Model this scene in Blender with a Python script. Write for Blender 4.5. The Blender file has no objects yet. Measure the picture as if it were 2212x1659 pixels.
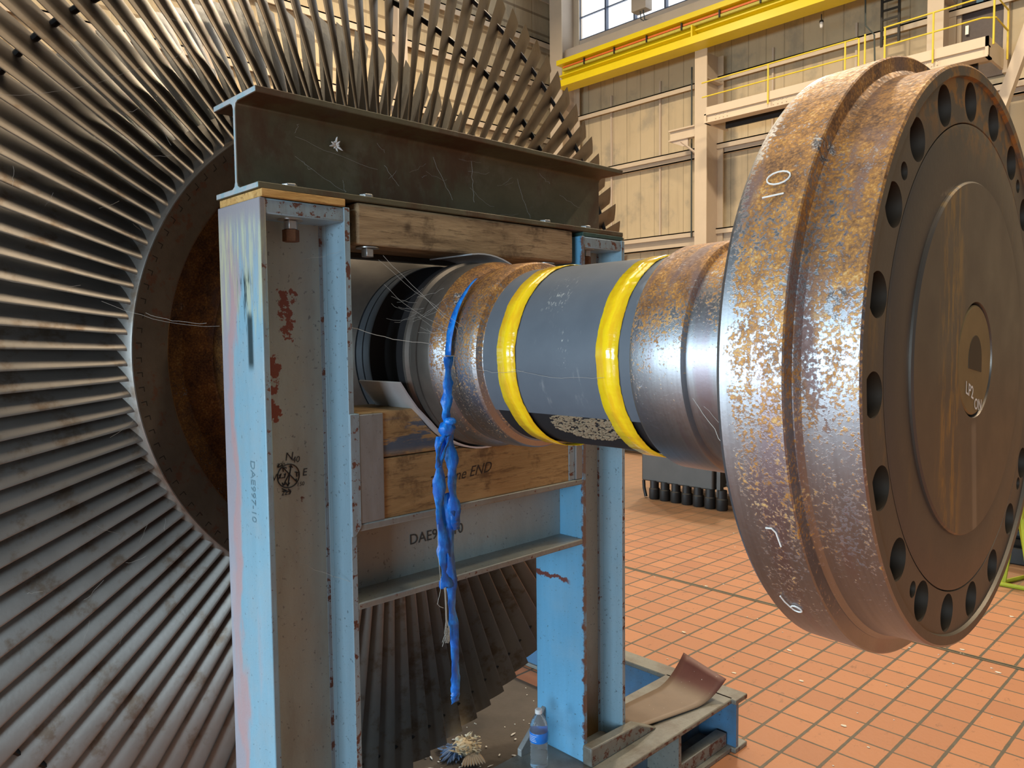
import bpy, bmesh, math, random
from mathutils import Vector, Matrix, Euler
random.seed(7)
C = bpy.context.scene.collection
PI = math.pi
U = 0.47                      # metres in one working unit
HZ = 3.45 * U                 # eye height above the floor
AY, AZ = 3.0675, -0.0943      # rotor axis (runs along X)
K = 1.75                      # the far walls stand this much further off

def wp(p):
    return Vector((p[0]*U, p[1]*U, p[2]*U + HZ))

# ------------------------------------------------------------------ mesh builder
class MB:
    def __init__(s):
        s.v = []; s.f = []; s.mi = []; s.m = 0
    def add(s, vs, fs):
        o = len(s.v); s.v += [tuple(p) for p in vs]
        for f in fs:
            s.f.append([i+o for i in f]); s.mi.append(s.m)
        return s
    def box(s, a, b):
        x0, y0, z0 = a; x1, y1, z1 = b
        x0, x1 = min(x0, x1), max(x0, x1); y0, y1 = min(y0, y1), max(y0, y1); z0, z1 = min(z0, z1), max(z0, z1)
        vs = [(x0,y0,z0),(x1,y0,z0),(x1,y1,z0),(x0,y1,z0),(x0,y0,z1),(x1,y0,z1),(x1,y1,z1),(x0,y1,z1)]
        return s.add(vs, [(3,2,1,0),(4,5,6,7),(0,1,5,4),(1,2,6,5),(2,3,7,6),(3,0,4,7)])
    def prism(s, poly, axis, a, b):
        """poly in the two other axes (cyclic order x>y>z), extruded from a to b along axis"""
        n = len(poly)
        ar = sum(poly[i][0]*poly[(i+1)%n][1]-poly[(i+1)%n][0]*poly[i][1] for i in range(n))
        if ar < 0: poly = poly[::-1]
        if a > b: a, b = b, a
        def mk(p, t):
            if axis == 'x': return (t, p[0], p[1])
            if axis == 'y': return (p[1], t, p[0])     # poly = (z, x)
            return (p[0], p[1], t)
        vs = [mk(p, a) for p in poly] + [mk(p, b) for p in poly]
        fs = [tuple(range(n))[::-1], tuple(range(n, 2*n))]
        fs += [(i, (i+1)%n, n+(i+1)%n, n+i) for i in range(n)]
        return s.add(vs, fs)
    def lathe(s, prof, seg=96, a0=0, a1=360, cy=AY, cz=AZ, closed=False):
        """prof = [(x, r)...]; turned about the X axis"""
        full = abs(a1-a0) >= 359.9
        n = seg if full else seg+1
        vs = []
        for i in range(n):
            t = math.radians(a0+(a1-a0)*i/seg)
            for x, r in prof: vs.append((x, cy+r*math.cos(t), cz+r*math.sin(t)))
        m = len(prof); fs = []
        for i in range(seg):
            j = (i+1) % n
            for k in range(m if closed else m-1):
                l = (k+1) % m
                fs.append((i*m+k, j*m+k, j*m+l, i*m+l))
        if closed and not full:
            fs.append(tuple(range(m))); fs.append(tuple(range((n-1)*m, n*m))[::-1])
        return s.add(vs, fs)
    def vlathe(s, prof, c, seg=32):
        vs = []; m = len(prof)
        for i in range(seg):
            t = 2*PI*i/seg
            for r, z in prof: vs.append((c[0]+r*math.cos(t), c[1]+r*math.sin(t), c[2]+z))
        fs = []
        for i in range(seg):
            j = (i+1) % seg
            for k in range(m-1): fs.append((i*m+k, j*m+k, j*m+k+1, i*m+k+1))
        return s.add(vs, fs)
    def tube(s, pts, r, seg=8, cap=True):
        pts = [Vector(p) for p in pts]
        n = len(pts); rs = r if isinstance(r, (list, tuple)) else [r]*n
        up = None; rings = []
        for i, p in enumerate(pts):
            d = (pts[min(i+1, n-1)]-pts[max(i-1, 0)]).normalized()
            if up is None:
                up = Vector((0,0,1)) if abs(d.z) < .9 else Vector((1,0,0))
            a = d.cross(up).normalized(); up = a.cross(d).normalized()
            rings.append([p + (a*math.cos(2*PI*k/seg)+up*math.sin(2*PI*k/seg))*rs[i] for k in range(seg)])
        vs = [v for r_ in rings for v in r_]; fs = []
        for i in range(n-1):
            for k in range(seg):
                l = (k+1) % seg
                fs.append((i*seg+k, i*seg+l, (i+1)*seg+l, (i+1)*seg+k))
        if cap:
            fs.append(tuple(range(seg))[::-1]); fs.append(tuple(range((n-1)*seg, n*seg)))
        return s.add(vs, fs)
    def strip(s, L, R, t=0.0, nrm=None):
        """sheet between two polylines, optional thickness along nrm"""
        n = len(L); vs = list(map(tuple, L))+list(map(tuple, R))
        fs = [(i, n+i, n+i+1, i+1) for i in range(n-1)]
        if t:
            nv = Vector(nrm).normalized()*t
            vs += [tuple(Vector(p)+nv) for p in L]+[tuple(Vector(p)+nv) for p in R]
            q = 2*n
            fs += [(q+i+1, q+n+i+1, q+n+i, q+i) for i in range(n-1)]
            fs += [(i+1, q+i+1, q+i, i) for i in range(n-1)]
            fs += [(n+i, q+n+i, q+n+i+1, n+i+1) for i in range(n-1)]
            fs += [(0, q, q+n, n), (n-1, 2*n-1, q+2*n-1, q+n-1)]
        return s.add(vs, fs)
    def hexp(s, c, r, z0, z1, rot=0):
        poly = [(c[0]+r*math.cos(rot+i*PI/3), c[1]+r*math.sin(rot+i*PI/3)) for i in range(6)]
        return s.prism(poly, 'z', z0, z1)
    def ico(s, c, rad, sub=2, jit=0, seed=0):
        bm = bmesh.new(); bmesh.ops.create_icosphere(bm, subdivisions=sub, radius=1)
        rn = random.Random(seed); vs = []
        for v in bm.verts:
            k = 1+rn.uniform(-jit, jit)
            vs.append((c[0]+v.co.x*rad[0]*k, c[1]+v.co.y*rad[1]*k, c[2]+v.co.z*rad[2]*k))
        fs = [[q.index for q in f.verts] for f in bm.faces]; bm.free()
        return s.add(vs, fs)

def _link(name, mesh, parent):
    o = bpy.data.objects.new(name, mesh); C.objects.link(o)
    if parent: o.parent = parent
    return o

def build(name, mb, mat, parent=None, origin=None, smooth=35, bevel=0, bseg=2):
    """one mesh object; verts come in working units"""
    if parent is not None: base = Vector(parent['_w'])
    elif origin is not None: base = wp(origin)
    else:
        xs = list(zip(*mb.v)); base = wp(((min(xs[0])+max(xs[0]))/2, (min(xs[1])+max(xs[1]))/2, min(xs[2])))
    me = bpy.data.meshes.new(name)
    me.from_pydata([wp(p)-base for p in mb.v], [], mb.f); 
    bm = bmesh.new(); bm.from_mesh(me)
    bmesh.ops.recalc_face_normals(bm, faces=bm.faces); bm.to_mesh(me); bm.free()
    for m in (mat if isinstance(mat, (list, tuple)) else [mat]): me.materials.append(m)
    if isinstance(mat, (list, tuple)):
        for p, i in zip(me.polygons, mb.mi): p.material_index = i
    if smooth:
        for p in me.polygons: p.use_smooth = True
        me.set_sharp_from_angle(angle=math.radians(smooth))
    me.update()
    o = _link(name, me, parent)
    if parent is None: o.location = base
    o['_w'] = list(base)
    if bevel:
        b = o.modifiers.new('bevel', 'BEVEL'); b.width = bevel*U; b.segments = bseg; b.limit_method = 'ANGLE'; b.angle_limit = math.radians(40)
        b.harden_normals = False
    return o

def tag(o, label, cat, group=None, kind=None):
    o['label'] = label; o['category'] = cat
    if group: o['group'] = group
    if kind: o['kind'] = kind
    return o
def thing(name, base, label, cat, group=None):
    o = bpy.data.objects.new(name, None); C.objects.link(o)
    o.location = wp(base); o['_w'] = list(wp(base)); o.empty_display_size = .05
    return tag(o, label, cat, group)
def struct(name, mb, mat, **k):
    o = build(name, mb, mat, **k); o['kind'] = 'structure'; return o

def text(name, body, size, org, right, up, mat, parent, shear=0, bold=0):
    cu = bpy.data.curves.new(name, 'FONT'); cu.body = body; cu.size = 1; cu.extrude = .004; cu.shear = shear; cu.offset = bold; cu.resolution_u = 3
    to = bpy.data.objects.new(name, cu); C.objects.link(to)
    dg = bpy.context.evaluated_depsgraph_get(); me = bpy.data.meshes.new_from_object(to.evaluated_get(dg))
    C.objects.unlink(to); bpy.data.objects.remove(to)
    r, u_ = Vector(right), Vector(up); n = r.normalized().cross(u_.normalized())
    mb = MB(); mb.add([Vector(org)+r*(v.co.x*size)+u_*(v.co.y*size)+n*v.co.z*.2*size for v in me.vertices], [list(p.vertices) for p in me.polygons])
    return build(name, mb, mat, parent, smooth=0)

# ------------------------------------------------------------------ materials
class Mat:
    def __init__(s, name):
        s.m = bpy.data.materials.new(name); s.m.use_nodes = True
        s.t = s.m.node_tree; s.b = s.t.nodes['Principled BSDF']; s._p = None
    def n(s, typ, **k):
        nd = s.t.nodes.new('ShaderNode'+typ)
        for a, v in k.items(): setattr(nd, a, v)
        return nd
    def put(s, sock, v):
        if isinstance(v, bpy.types.NodeSocket): s.t.links.new(v, sock)
        elif v is not None:
            if isinstance(v, (tuple, list)) and len(v) == 3 and sock.type == 'RGBA': v = (*v, 1)
            sock.default_value = v
    def pos(s):
        if s._p is None:
            g = s.n('NewGeometry'); mp = s.n('Mapping', vector_type='POINT')
            s.t.links.new(g.outputs['Position'], mp.inputs['Vector'])
            mp.inputs['Scale'].default_value = (1/U,)*3; mp.inputs['Location'].default_value = (0, 0, -3.45)
            s._p = mp.outputs['Vector']; s._g = g
        return s._p
    def nrm(s):
        s.pos(); return s.sep(s._g.outputs['Normal'])
    def scl(s, k, v=None):
        mp = s.n('Mapping'); s.put(mp.inputs['Vector'], v or s.pos()); mp.inputs['Scale'].default_value = k if isinstance(k, tuple) else (k,)*3
        return mp.outputs['Vector']
    def noise(s, sc, det=4, rough=.55, vec=None, dist=0):
        nd = s.n('TexNoise'); s.put(nd.inputs['Vector'], s.scl(sc, vec)); nd.inputs['Scale'].default_value = 1
        nd.inputs['Detail'].default_value = det; nd.inputs['Roughness'].default_value = rough; nd.inputs['Distortion'].default_value = dist
        return nd.outputs['Fac']
    def vor(s, sc, out='Distance', vec=None):
        nd = s.n('TexVoronoi'); s.put(nd.inputs['Vector'], s.scl(sc, vec)); nd.inputs['Scale'].default_value = 1
        return nd.outputs[out]
    def sep(s, v=None):
        nd = s.n('SeparateXYZ'); s.put(nd.inputs[0], v or s.pos()); return nd.outputs
    def mth(s, op, a, b=None, c=None, clamp=False):
        nd = s.n('Math', operation=op, use_clamp=clamp)
        s.put(nd.inputs[0], a); s.put(nd.inputs[1], b)
        if c is not None: s.put(nd.inputs[2], c)
        return nd.outputs[0]
    def ss(s, v, a, b, lo=0, hi=1):
        nd = s.n('MapRange', interpolation_type='SMOOTHSTEP'); s.put(nd.inputs[0], v)
        for i, q in enumerate((a, b, lo, hi)): s.put(nd.inputs[i+1], q)
        return nd.outputs[0]
    def ramp(s, fac, stops):
        nd = s.n('ValToRGB'); s.put(nd.inputs[0], fac); e = nd.color_ramp.elements
        while len(e) < len(stops): e.new(.5)
        for q, (p, c) in zip(e, stops):
            q.position = p; q.color = (*c, 1) if len(c) == 3 else c
        return nd.outputs[0]
    def mix(s, fac, a, b, typ='MIX'):
        nd = s.n('Mix', data_type='RGBA', blend_type=typ, clamp_factor=True); s.put(nd.inputs[0], fac); s.put(nd.inputs[6], a); s.put(nd.inputs[7], b)
        return nd.outputs[2]
    def lerp(s, fac, a, b):
        nd = s.n('Mix', data_type='FLOAT', clamp_factor=True); s.put(nd.inputs[0], fac); s.put(nd.inputs[2], a); s.put(nd.inputs[3], b)
        return nd.outputs[0]
    def bump(s, h, st=.3, d=.01):
        nd = s.n('Bump'); s.put(nd.inputs['Height'], h); nd.inputs['Strength'].default_value = st; nd.inputs['Distance'].default_value = d
        s.t.links.new(nd.outputs[0], s.b.inputs['Normal']); return nd
    def band(s, v, a, b, w=.02):
        return s.mth('MULTIPLY', s.ss(v, a-w, a+w), s.ss(v, b-w, b+w, 1, 0))
    def set(s, col=None, rough=None, metal=None, spec=None, **k):
        if col is not None: s.put(s.b.inputs['Base Color'], col)
        if rough is not None: s.put(s.b.inputs['Roughness'], rough)
        if metal is not None: s.put(s.b.inputs['Metallic'], metal)
        if spec is not None: s.put(s.b.inputs['Specular IOR Level'], spec)
        for a, v in k.items(): s.put(s.b.inputs[a.replace('_', ' ')], v)
        return s
def plain(name, col, rough=.5, metal=0, var=.25, sc=6, bump=0, **k):
    m = Mat(name); nz = m.noise(sc, 5, .6)
    m.set(m.mix(nz, tuple(c*(1-var) for c in col), tuple(min(1, c*(1+var)) for c in col)), rough, metal, **k)
    if bump: m.bump(m.noise(sc*6, 4, .6), bump, .004)
    return m.m

RUST = [(.26, (.04,.018,.010)), (.42, (.15,.070,.032)), (.51, (.31,.15,.055)), (.58, (.48,.22,.05)), (.68, (.66,.44,.18))]
def rusty(name, lift=0., zg=.45, coat=0.55, xband=None, steel=(.36,.37,.39), dark=1.0, srough=.40):
    """machined steel under patchy speckled rust; more rust on the upper side, part real spread, part light painted in"""
    m = Mat(name); x, y, z = m.sep()
    big = m.noise(2.2, 4, .6); mid = m.noise((22, 5, 5), 4, .6); fine = m.noise(95, 3, .62); spk = m.vor(60); med = m.noise(34, 3, .6)
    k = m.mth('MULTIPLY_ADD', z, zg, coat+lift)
    k = m.mth('ADD', k, m.mth('MULTIPLY_ADD', big, 1.1, -.55)); k = m.mth('ADD', k, m.mth('MULTIPLY_ADD', mid, .7, -.35))
    if xband:
        k = m.mth('SUBTRACT', k, m.ss(m.mth('ADD', x, m.mth('MULTIPLY', big, .06)), xband[0], xband[1], .75, 0))
    k = m.mth('ADD', k, m.mth('MULTIPLY_ADD', fine, 1.9, -.95)); k = m.mth('ADD', k, m.mth('MULTIPLY_ADD', med, .8, -.4))
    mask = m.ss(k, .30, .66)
    tone = m.mth('ADD', m.mth('MULTIPLY', fine, .55), m.mth('MULTIPLY', m.noise(9, 5, .62), .48))
    rc = m.ramp(tone, [(p, tuple(dark*v for v in c)) for p, c in RUST])
    rc = m.mix(m.ss(m.noise((9, 2, 2), 3), .52, .68), rc, tuple(dark*v for v in (.19,.115,.10)))
    sc = m.mix(m.noise((80, 3, 3), 4, .6), tuple(v*.75 for v in steel), tuple(v*1.25 for v in steel))
    sc = m.mix(m.ss(m.noise((9, 1.5, 1.5), 3), .5, .7), sc, (steel[0]*.95, steel[1]*.82, steel[2]*.85))
    scar = m.mth('MULTIPLY', m.ss(m.vor((3.4, 2.6, 1.9)), .15, .09), m.ss(m.noise(26, 4, .7), .48, .56))
    rc = m.mix(scar, rc, m.mix(m.ss(fine, .5, .6), (.06,.06,.065), (.42,.42,.42)))
    m.set(m.mix(mask, sc, rc), m.lerp(mask, m.lerp(fine, srough*.85, srough*1.25), m.lerp(spk, .42, .72)), m.lerp(mask, 1., .32))
    m.bump(m.mth('MULTIPLY', fine, m.lerp(mask, .15, 1)), .22, .003)
    return m.m

def make_paint(name, col, dust, dustamt=.5, chips=.5, extra=None, streak=True):
    m = Mat(name); x, y, z = m.sep(); nx, ny, nz = m.nrm()
    st = m.noise((14, 14, 1.4), 5, .6); big = m.noise(3, 5, .6)
    c = m.mix(st, tuple(v*.82 for v in col), tuple(min(1, v*1.12) for v in col))
    c = m.mix(m.mth('MULTIPLY', m.ss(big, .4, .75), dustamt), c, dust)
    c = m.mix(m.mth('MULTIPLY', m.ss(m.noise(45, 3, .6), .63, .70), .6), c, (.05,.06,.07))
    if extra: c = extra(m, c, x, y, z)
    edge = m.ss(nx, .8, .95)
    if chips > .2: c = m.mix(m.mth('MULTIPLY', edge, m.mth('MULTIPLY_ADD', m.noise((20, 20, 5), 5, .65), .9, .1)), c, (.15,.135,.115))
    ch = m.mth('ADD', m.noise(16, 6, .7), m.mth('MULTIPLY', edge, .055*chips))
    cm = m.ss(ch, .70-.012*chips, .73-.012*chips)
    c = m.mix(cm, c, m.mix(m.noise(30, 3), (.06,.022,.014), (.17,.065,.04)))
    m.set(c, m.lerp(cm, .42, .8), 0.0)
    m.bump(m.mth('ADD', m.noise(40, 4, .6), m.mth('MULTIPLY', cm, -.8)), .25, .003)
    return m.m
PALE = (.30,.47,.58); WARM_DUST = (.36,.34,.27)  # the tan holds dust plus the warm light tint of the post webs
def worn_face(m, c, x, y, z):
    n1 = m.noise((3, 3, 1.2), 4, .6); n2 = m.noise((22, 22, 2), 5, .65)
    e = m.mth('SUBTRACT', m.mth('ADD', x, m.mth('MULTIPLY_ADD', n1, .5, -.25)), 0)
    pink = m.ss(e, -3.83, -3.74, 1, 0)
    c = m.mix(m.mth('MULTIPLY', pink, .8), c, m.mix(n1, (.40,.29,.31), (.33,.33,.38)))
    c = m.mix(m.mth('MULTIPLY', m.band(e, -3.83, -3.74, .025), .65), c, (.50,.27,.25))
    top = m.ss(m.mth('ADD', z, m.mth('MULTIPLY_ADD', n2, 1.3, -.65)), .05, .45)
    c = m.mix(m.mth('MULTIPLY', top, .75), c, m.mix(m.ss(n2, .42, .58), (.30,.28,.30), (.50,.50,.30)))
    c = m.mix(m.ss(z, .52, .66), c, (.28,.265,.285))
    drag = m.ss(m.noise((5, 5, .7), 4, .65), .50, .62)
    c = m.mix(m.mth('MULTIPLY', m.mth('MULTIPLY', drag, m.ss(z, -.7, -1.2)), .6), c, (.36,.37,.42))
    # dark smear with a straight run down
    a = m.mth('MULTIPLY', m.band(x, -3.60, -3.545, .012), m.band(z, -.13, .13, .03))
    b = m.mth('MULTIPLY', m.mth('MULTIPLY', m.band(x, -3.69, -3.54, .03), m.band(z, .05, .33, .05)), m.ss(m.noise((30, 30, 3), 4, .7), .48, .60))
    return m.mix(m.mth('MAXIMUM', a, b), c, (.02,.045,.055))
def web_marks(m, c, x, y, z):
    nz = m.noise(7, 5, .65)
    c = m.mix(m.mth('MULTIPLY', m.ss(m.noise((6, 6, 2), 4), .45, .7), .35), c, (.22,.20,.15))
    zz = m.mth('ADD', z, m.mth('MULTIPLY_ADD', nz, .5, -.25))
    def blot(y0, y1, z0, z1, th):
        b_ = m.mth('MULTIPLY', m.band(y, y0, y1, .05), m.band(zz, z0, z1, .08))
        return m.ss(m.mth('ADD', m.noise(13, 5, .65), m.mth('MULTIPLY_ADD', b_, .3, -.3)), th, th+.02)
    r = m.mth('MAXIMUM', blot(1.86, 2.0, -.05, .30, .50), blot(1.74, 1.90, -.45, -.05, .47))
    return m.mix(r, c, (.21,.05,.025))
def post_marks(m, c, x, y, z):
    nz = m.noise((9, 9, 9), 4, .7)
    k = m.mth('ABSOLUTE', m.mth('SUBTRACT', m.mth('ADD', z, m.mth('MULTIPLY', m.mth('SUBTRACT', nz, .5), .12)), -1.72))
    c = m.mix(m.mth('MULTIPLY', m.ss(k, .012, .02, 1, 0), m.ss(x, -3.55, -3.6)), c, (.16,.05,.04))
    e = m.ss(m.mth('ADD', x, m.mth('MULTIPLY', m.noise(14, 4, .7), .12)), -3.395, -3.375)
    return m.mix(e, c, (.13,.05,.035))
def web_low(m, c, x, y, z):
    return m.mix(m.ss(m.mth('ADD', z, m.mth('MULTIPLY', m.noise(4, 4), .5)), -1.9, -2.7), c, (.20,.10,.025))

mt = {}
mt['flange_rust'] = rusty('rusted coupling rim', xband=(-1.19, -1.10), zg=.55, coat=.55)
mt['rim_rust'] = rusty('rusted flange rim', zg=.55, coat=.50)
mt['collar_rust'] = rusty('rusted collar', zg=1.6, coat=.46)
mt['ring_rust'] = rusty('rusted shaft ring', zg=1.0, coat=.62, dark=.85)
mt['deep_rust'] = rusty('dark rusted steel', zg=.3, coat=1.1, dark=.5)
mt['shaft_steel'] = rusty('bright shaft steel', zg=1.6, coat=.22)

m = Mat('dull machined face'); nz = m.noise((30, 5, 5), 4, .6); x, y, z = m.sep()
c = m.mix(m.noise(3, 5), (.10,.088,.073), (.15,.13,.105))
c = m.mix(m.mth('MULTIPLY', m.ss(m.noise((8, 8, 2.5), 5, .65), .58, .72), m.mth('MULTIPLY', m.ss(z, -.9, .1), .55)), c, (.30,.20,.08))
sp = m.mth('MULTIPLY', m.ss(z, .55, .8), m.ss(m.noise(12, 5, .65), .45, .6)); c = m.mix(sp, c, (.34,.17,.045))
m.set(c, m.lerp(nz, .38, .55), .55); m.bump(m.noise(60, 3), .1, .002); mt['face'] = m.m
m = Mat('stained cover plate'); x, y, z = m.sep()
c = m.mix(m.noise((3, 5, 2), 4), (.095,.08,.07), (.14,.118,.095))
gx = m.mth('MULTIPLY', m.band(y, 2.70, 2.90, .06), m.ss(m.noise((12, 22, 4), 5, .7), .46, .62)); c = m.mix(m.mth('MULTIPLY', gx, .8), c, (.36,.22,.06))
c = m.mix(m.mth('MULTIPLY', m.mth('MULTIPLY', m.band(m.mth('ADD', y, m.mth('MULTIPLY', z, .12)), 3.0, 3.05, .012), m.ss(z, -.30, -.34)), .6), c, (.28,.25,.21))
m.set(c, m.lerp(m.noise(6, 4), .30, .5), .6); mt['cover'] = m.m
mt['hole'] = plain('shaded bolt hole', (.035,.022,.012), .6, .2)  # shade inside the bolt holes painted as near-black brown
mt['plug'] = plain('ochre stained plug', (.23,.17,.08), .5, .5, .3, 9)

m = Mat('turbine blade steel'); x, y, z = m.sep()
big = m.noise(2.4, 4, .6); c = m.mix(big, (.24,.22,.195), (.36,.34,.32))
c = m.mix(m.mth('MULTIPLY', m.ss(m.noise(5, 5, .65), .52, .68), .7), c, (.17,.11,.065))
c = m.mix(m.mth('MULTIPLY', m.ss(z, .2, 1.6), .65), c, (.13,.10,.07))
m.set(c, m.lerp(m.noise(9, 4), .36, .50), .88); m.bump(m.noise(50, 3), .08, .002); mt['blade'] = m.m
mt['blade_old'] = plain('weathered inner blade', (.36,.36,.35), .5, .5, .3, 8, .3)
m = Mat('brown rotor rim'); x, y, z = m.sep()
yy, zz = m.mth('SUBTRACT', y, AY), m.mth('SUBTRACT', z, AZ)
fr = m.mth('FRACT', m.mth('MULTIPLY_ADD', m.mth('ARCTAN2', zz, yy), 120/(2*PI), .6))
rad = m.mth('SQRT', m.mth('ADD', m.mth('MULTIPLY', yy, yy), m.mth('MULTIPLY', zz, zz)))
sl = m.mth('MAXIMUM', m.mth('MULTIPLY', m.band(fr, .48, .54, .01), m.band(rad, 1.566, 1.60, .002)), m.mth('MULTIPLY', m.band(fr, .52, .82, .01), m.band(rad, 1.566, 1.571, .0015)))
c = m.mix(m.noise(7, 5, .6), (.06,.05,.04), (.15,.115,.09)); c = m.mix(m.mth('MULTIPLY', m.ss(m.noise(12, 5, .7), .54, .64), .7), c, (.12,.045,.025))
m.set(m.mix(m.mth('MULTIPLY', sl, .9), c, (.004,.004,.004)), .5, .45); m.bump(m.noise(40, 4), .2, .003); mt['rim'] = m.m
mt['black'] = plain('black hole shade', (.006,.006,.006), .8)
mt['seal'] = plain('dull grey shaft', (.15,.135,.12), .42, .55, .3, 12)
mt['dark_shaft'] = plain('dark oiled shaft', (.018,.018,.020), .62, .0, .3, 14, spec=.25)
mt['bluegrey'] = plain('blue grey shaft band', (.16,.19,.22), .38, .6, .2, 10)

m = Mat('slate rubber sheet'); nz = m.noise(5, 5, .6)
c = m.mix(nz, (.075,.090,.112), (.115,.135,.160)); c = m.mix(m.mth('MULTIPLY', m.ss(m.noise((9, 3, 3), 5, .7), .60, .72), .5), c, (.24,.25,.26))
x, y, z = m.sep()
sc = m.mth('MULTIPLY', m.mth('MULTIPLY', m.band(x, -2.53, -2.40, .03), m.band(z, .13, .27, .03)), m.ss(m.noise((60, 18, 34), 5, .75), .55, .63))
sd = m.mth('MULTIPLY', m.mth('MULTIPLY', m.band(x, -2.38, -2.33, .02), m.band(z, -.15, .03, .03)), m.ss(m.noise((60, 25, 30), 5, .75), .57, .66))
c = m.mix(m.mth('MULTIPLY', m.mth('MAXIMUM', sc, sd), .75), c, (.50,.50,.47))
m.set(c, .55, 0.0, .35); m.bump(m.noise(12, 4), .12, .004); mt['mat'] = m.m
m = Mat('yellow vinyl tape'); x, y, z = m.sep(); w = m.noise((10, 22, 22), 4, .6)
m.set(m.mix(m.ss(m.noise((25, 6, 6), 3), .42, .62), (.95,.66,.012), (.90,.52,.012)), .16, 0.0, .6, Coat_Weight=.4, Coat_Roughness=.1)
m.bump(w, .28, .005); mt['tape'] = m.m
m = Mat('blue woven plastic'); w = m.noise((22, 22, 9), 5, .7)
m.set(m.mix(m.ss(w, .4, .66), (.006,.13,.58), (.015,.28,.90)), .35, 0.0, .5); m.bump(w, .45, .005); mt['sling'] = m.m
mt['thread'] = plain('grey frayed thread', (.42,.42,.38), .8)
mt['web_silk'] = plain('dusty cobweb', (.42,.41,.38), .8)

mt['paint_out'] = make_paint('worn pale blue paint', (.22,.41,.52), (.34,.38,.39), .5, 1.4, worn_face)
mt['paint_post'] = make_paint('pale blue paint in daylight', (.15,.42,.66), (.30,.45,.55), .3, .4, post_marks)  # same pale blue stand paint with cool daylight put into its colour
mt['paint_in'] = make_paint('pale blue paint', PALE, (.36,.46,.52), .4, 2.2)
mt['paint_web'] = make_paint('dusty paint in warm light', (.36,.40,.355), WARM_DUST, .5, 0, web_marks)  # same stand paint plus dust, warm dim light put into the colour
mt['paint_web2'] = make_paint('dusty olive paint in warm light', (.36,.355,.29), WARM_DUST, .5, 0, web_low)  # far post web: stand paint again, tanned by painted warm light
mt['paint_str'] = make_paint('stringer paint toned by light', (.27,.32,.32), (.28,.28,.24), .5, 0)  # stand paint greyed to carry the light falling on the stringer
mt['paint_edge'] = make_paint('chipped grey blue flange paint', (.25,.28,.27), (.22,.20,.16), .8, 1.6)
mt['paint_base'] = make_paint('dirty base paint', (.23,.235,.21), (.12,.095,.07), 1., 2.6)
mt['paint_blue'] = make_paint('dirty dark blue paint', (.08,.22,.40), (.09,.13,.17), .8, 1.)
mt['grey_plate'] = make_paint('grey scuffed plate', (.24,.25,.25), (.30,.31,.31), .6, .5)
mt['letter'] = plain('faded black paint', (.03,.045,.05), .6)
mt['ink'] = plain('black marker ink', (.012,.012,.013), .5)
mt['faded'] = plain('faded grey stencil paint', (.12,.22,.27), .6, 0, .5, 30)
mt['chalk'] = plain('white paint marker', (.78,.77,.72), .6)

m = Mat('dark olive steel'); nx, ny, nz = m.nrm(); x, y, z = m.sep()
c = m.mix(m.noise((4, 3, 5), 5, .65), (.055,.050,.028), (.155,.14,.085))
c = m.mix(m.mth('MULTIPLY', m.ss(m.noise((2, 2.4, 1.2), 5, .65), .47, .62), .85), c, (.085,.046,.026)); c = m.mix(m.mth('MULTIPLY', m.ss(m.noise((5, 5, 5), 6, .7), .52, .68), .5), c, (.15,.135,.095))
c = m.mix(m.ss(ny, -.8, -.95), c, m.mix(m.ss(m.noise(20, 4), .45, .6), (.42,.45,.46), (.30,.42,.46)))  # cut end: bare steel, with bluish daylight put into its colour
m.set(c, .55, .25); m.bump(m.noise(30, 5), .2, .003); mt['beam'] = m.m

def wood(name, a, b, dk, along='y', bl=None):
    m = Mat(name); x, y, z = m.sep(); sc = {'y': (9, 1.1, 9), 'x': (1.1, 9, 9)}[along]
    g = m.noise(sc, 6, .65, dist=1.2); f = m.noise(tuple(v*4.5 for v in sc), 4, .7)
    c = m.mix(m.ss(g, .3, .7), a, b); c = m.mix(m.mth('MULTIPLY', m.ss(f, .52, .66), .6), c, dk)
    c = m.mix(m.mth('MULTIPLY', m.ss(m.vor((1.6, 3, 3)), .12, .02), .9), c, dk)
    c = m.mix(m.mth('MULTIPLY', m.ss(m.noise(5, 5, .7), .54, .7), .7), c, dk)
    if bl: c = m.mix(m.mth('MULTIPLY', m.mth('MULTIPLY', m.ss(m.noise((8, 3, 14), 5, .7), .5, .58), m.band(z, *bl, .03)), .9), c, (.05,.085,.13))
    m.set(c, .7, 0, .3); m.bump(m.mth('ADD', g, f), .45, .006); return m.m
mt['wood'] = wood('weathered oak', (.23,.155,.085), (.40,.285,.16), (.08,.05,.028))
mt['wood_y'] = wood('ochre timber', (.25,.155,.065), (.36,.235,.105), (.09,.05,.025), bl=(-.62, -.44))
mt['wood_shim'] = wood('orange wood shim', (.48,.27,.08), (.64,.40,.15), (.20,.10,.03))
mt['shim_green'] = plain('dark green painted shim', (.03,.075,.065), .5, 0, .6, 12)
mt['alu'] = plain('scuffed aluminium', (.62,.63,.65), .38, .35, .22, 5, .1)
mt['steel_b'] = plain('zinc bolt', (.55,.55,.54), .35, .8, .15)
mt['rust_nut'] = plain('rusty nut', (.16,.075,.035), .75, .2, .5, 30, .5)
mt['dark_plate'] = plain('dark steel plate', (.03,.026,.022), .6, .3)
mt['rust_sheet'] = plain('rust brown sheet', (.25,.155,.095), .6, .15, .35, 5, .2)
m = Mat('red oxide sheet'); x, y, z = m.sep()
c = m.mix(m.ss(z, -2.98, -2.92), m.mix(m.noise(6, 5), (.14,.095,.065), (.23,.16,.105)), m.mix(m.noise(9, 5), (.09,.025,.022), (.15,.05,.04)))
m.set(m.mix(m.ss(m.noise(60, 2), .74, .76), c, (.6,.6,.55)), .5, .1); mt['oxide'] = m.m
mt['dirty'] = plain('dirty brown sheet', (.07,.056,.046), .75, 0, .5, 4, .4)
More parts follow.
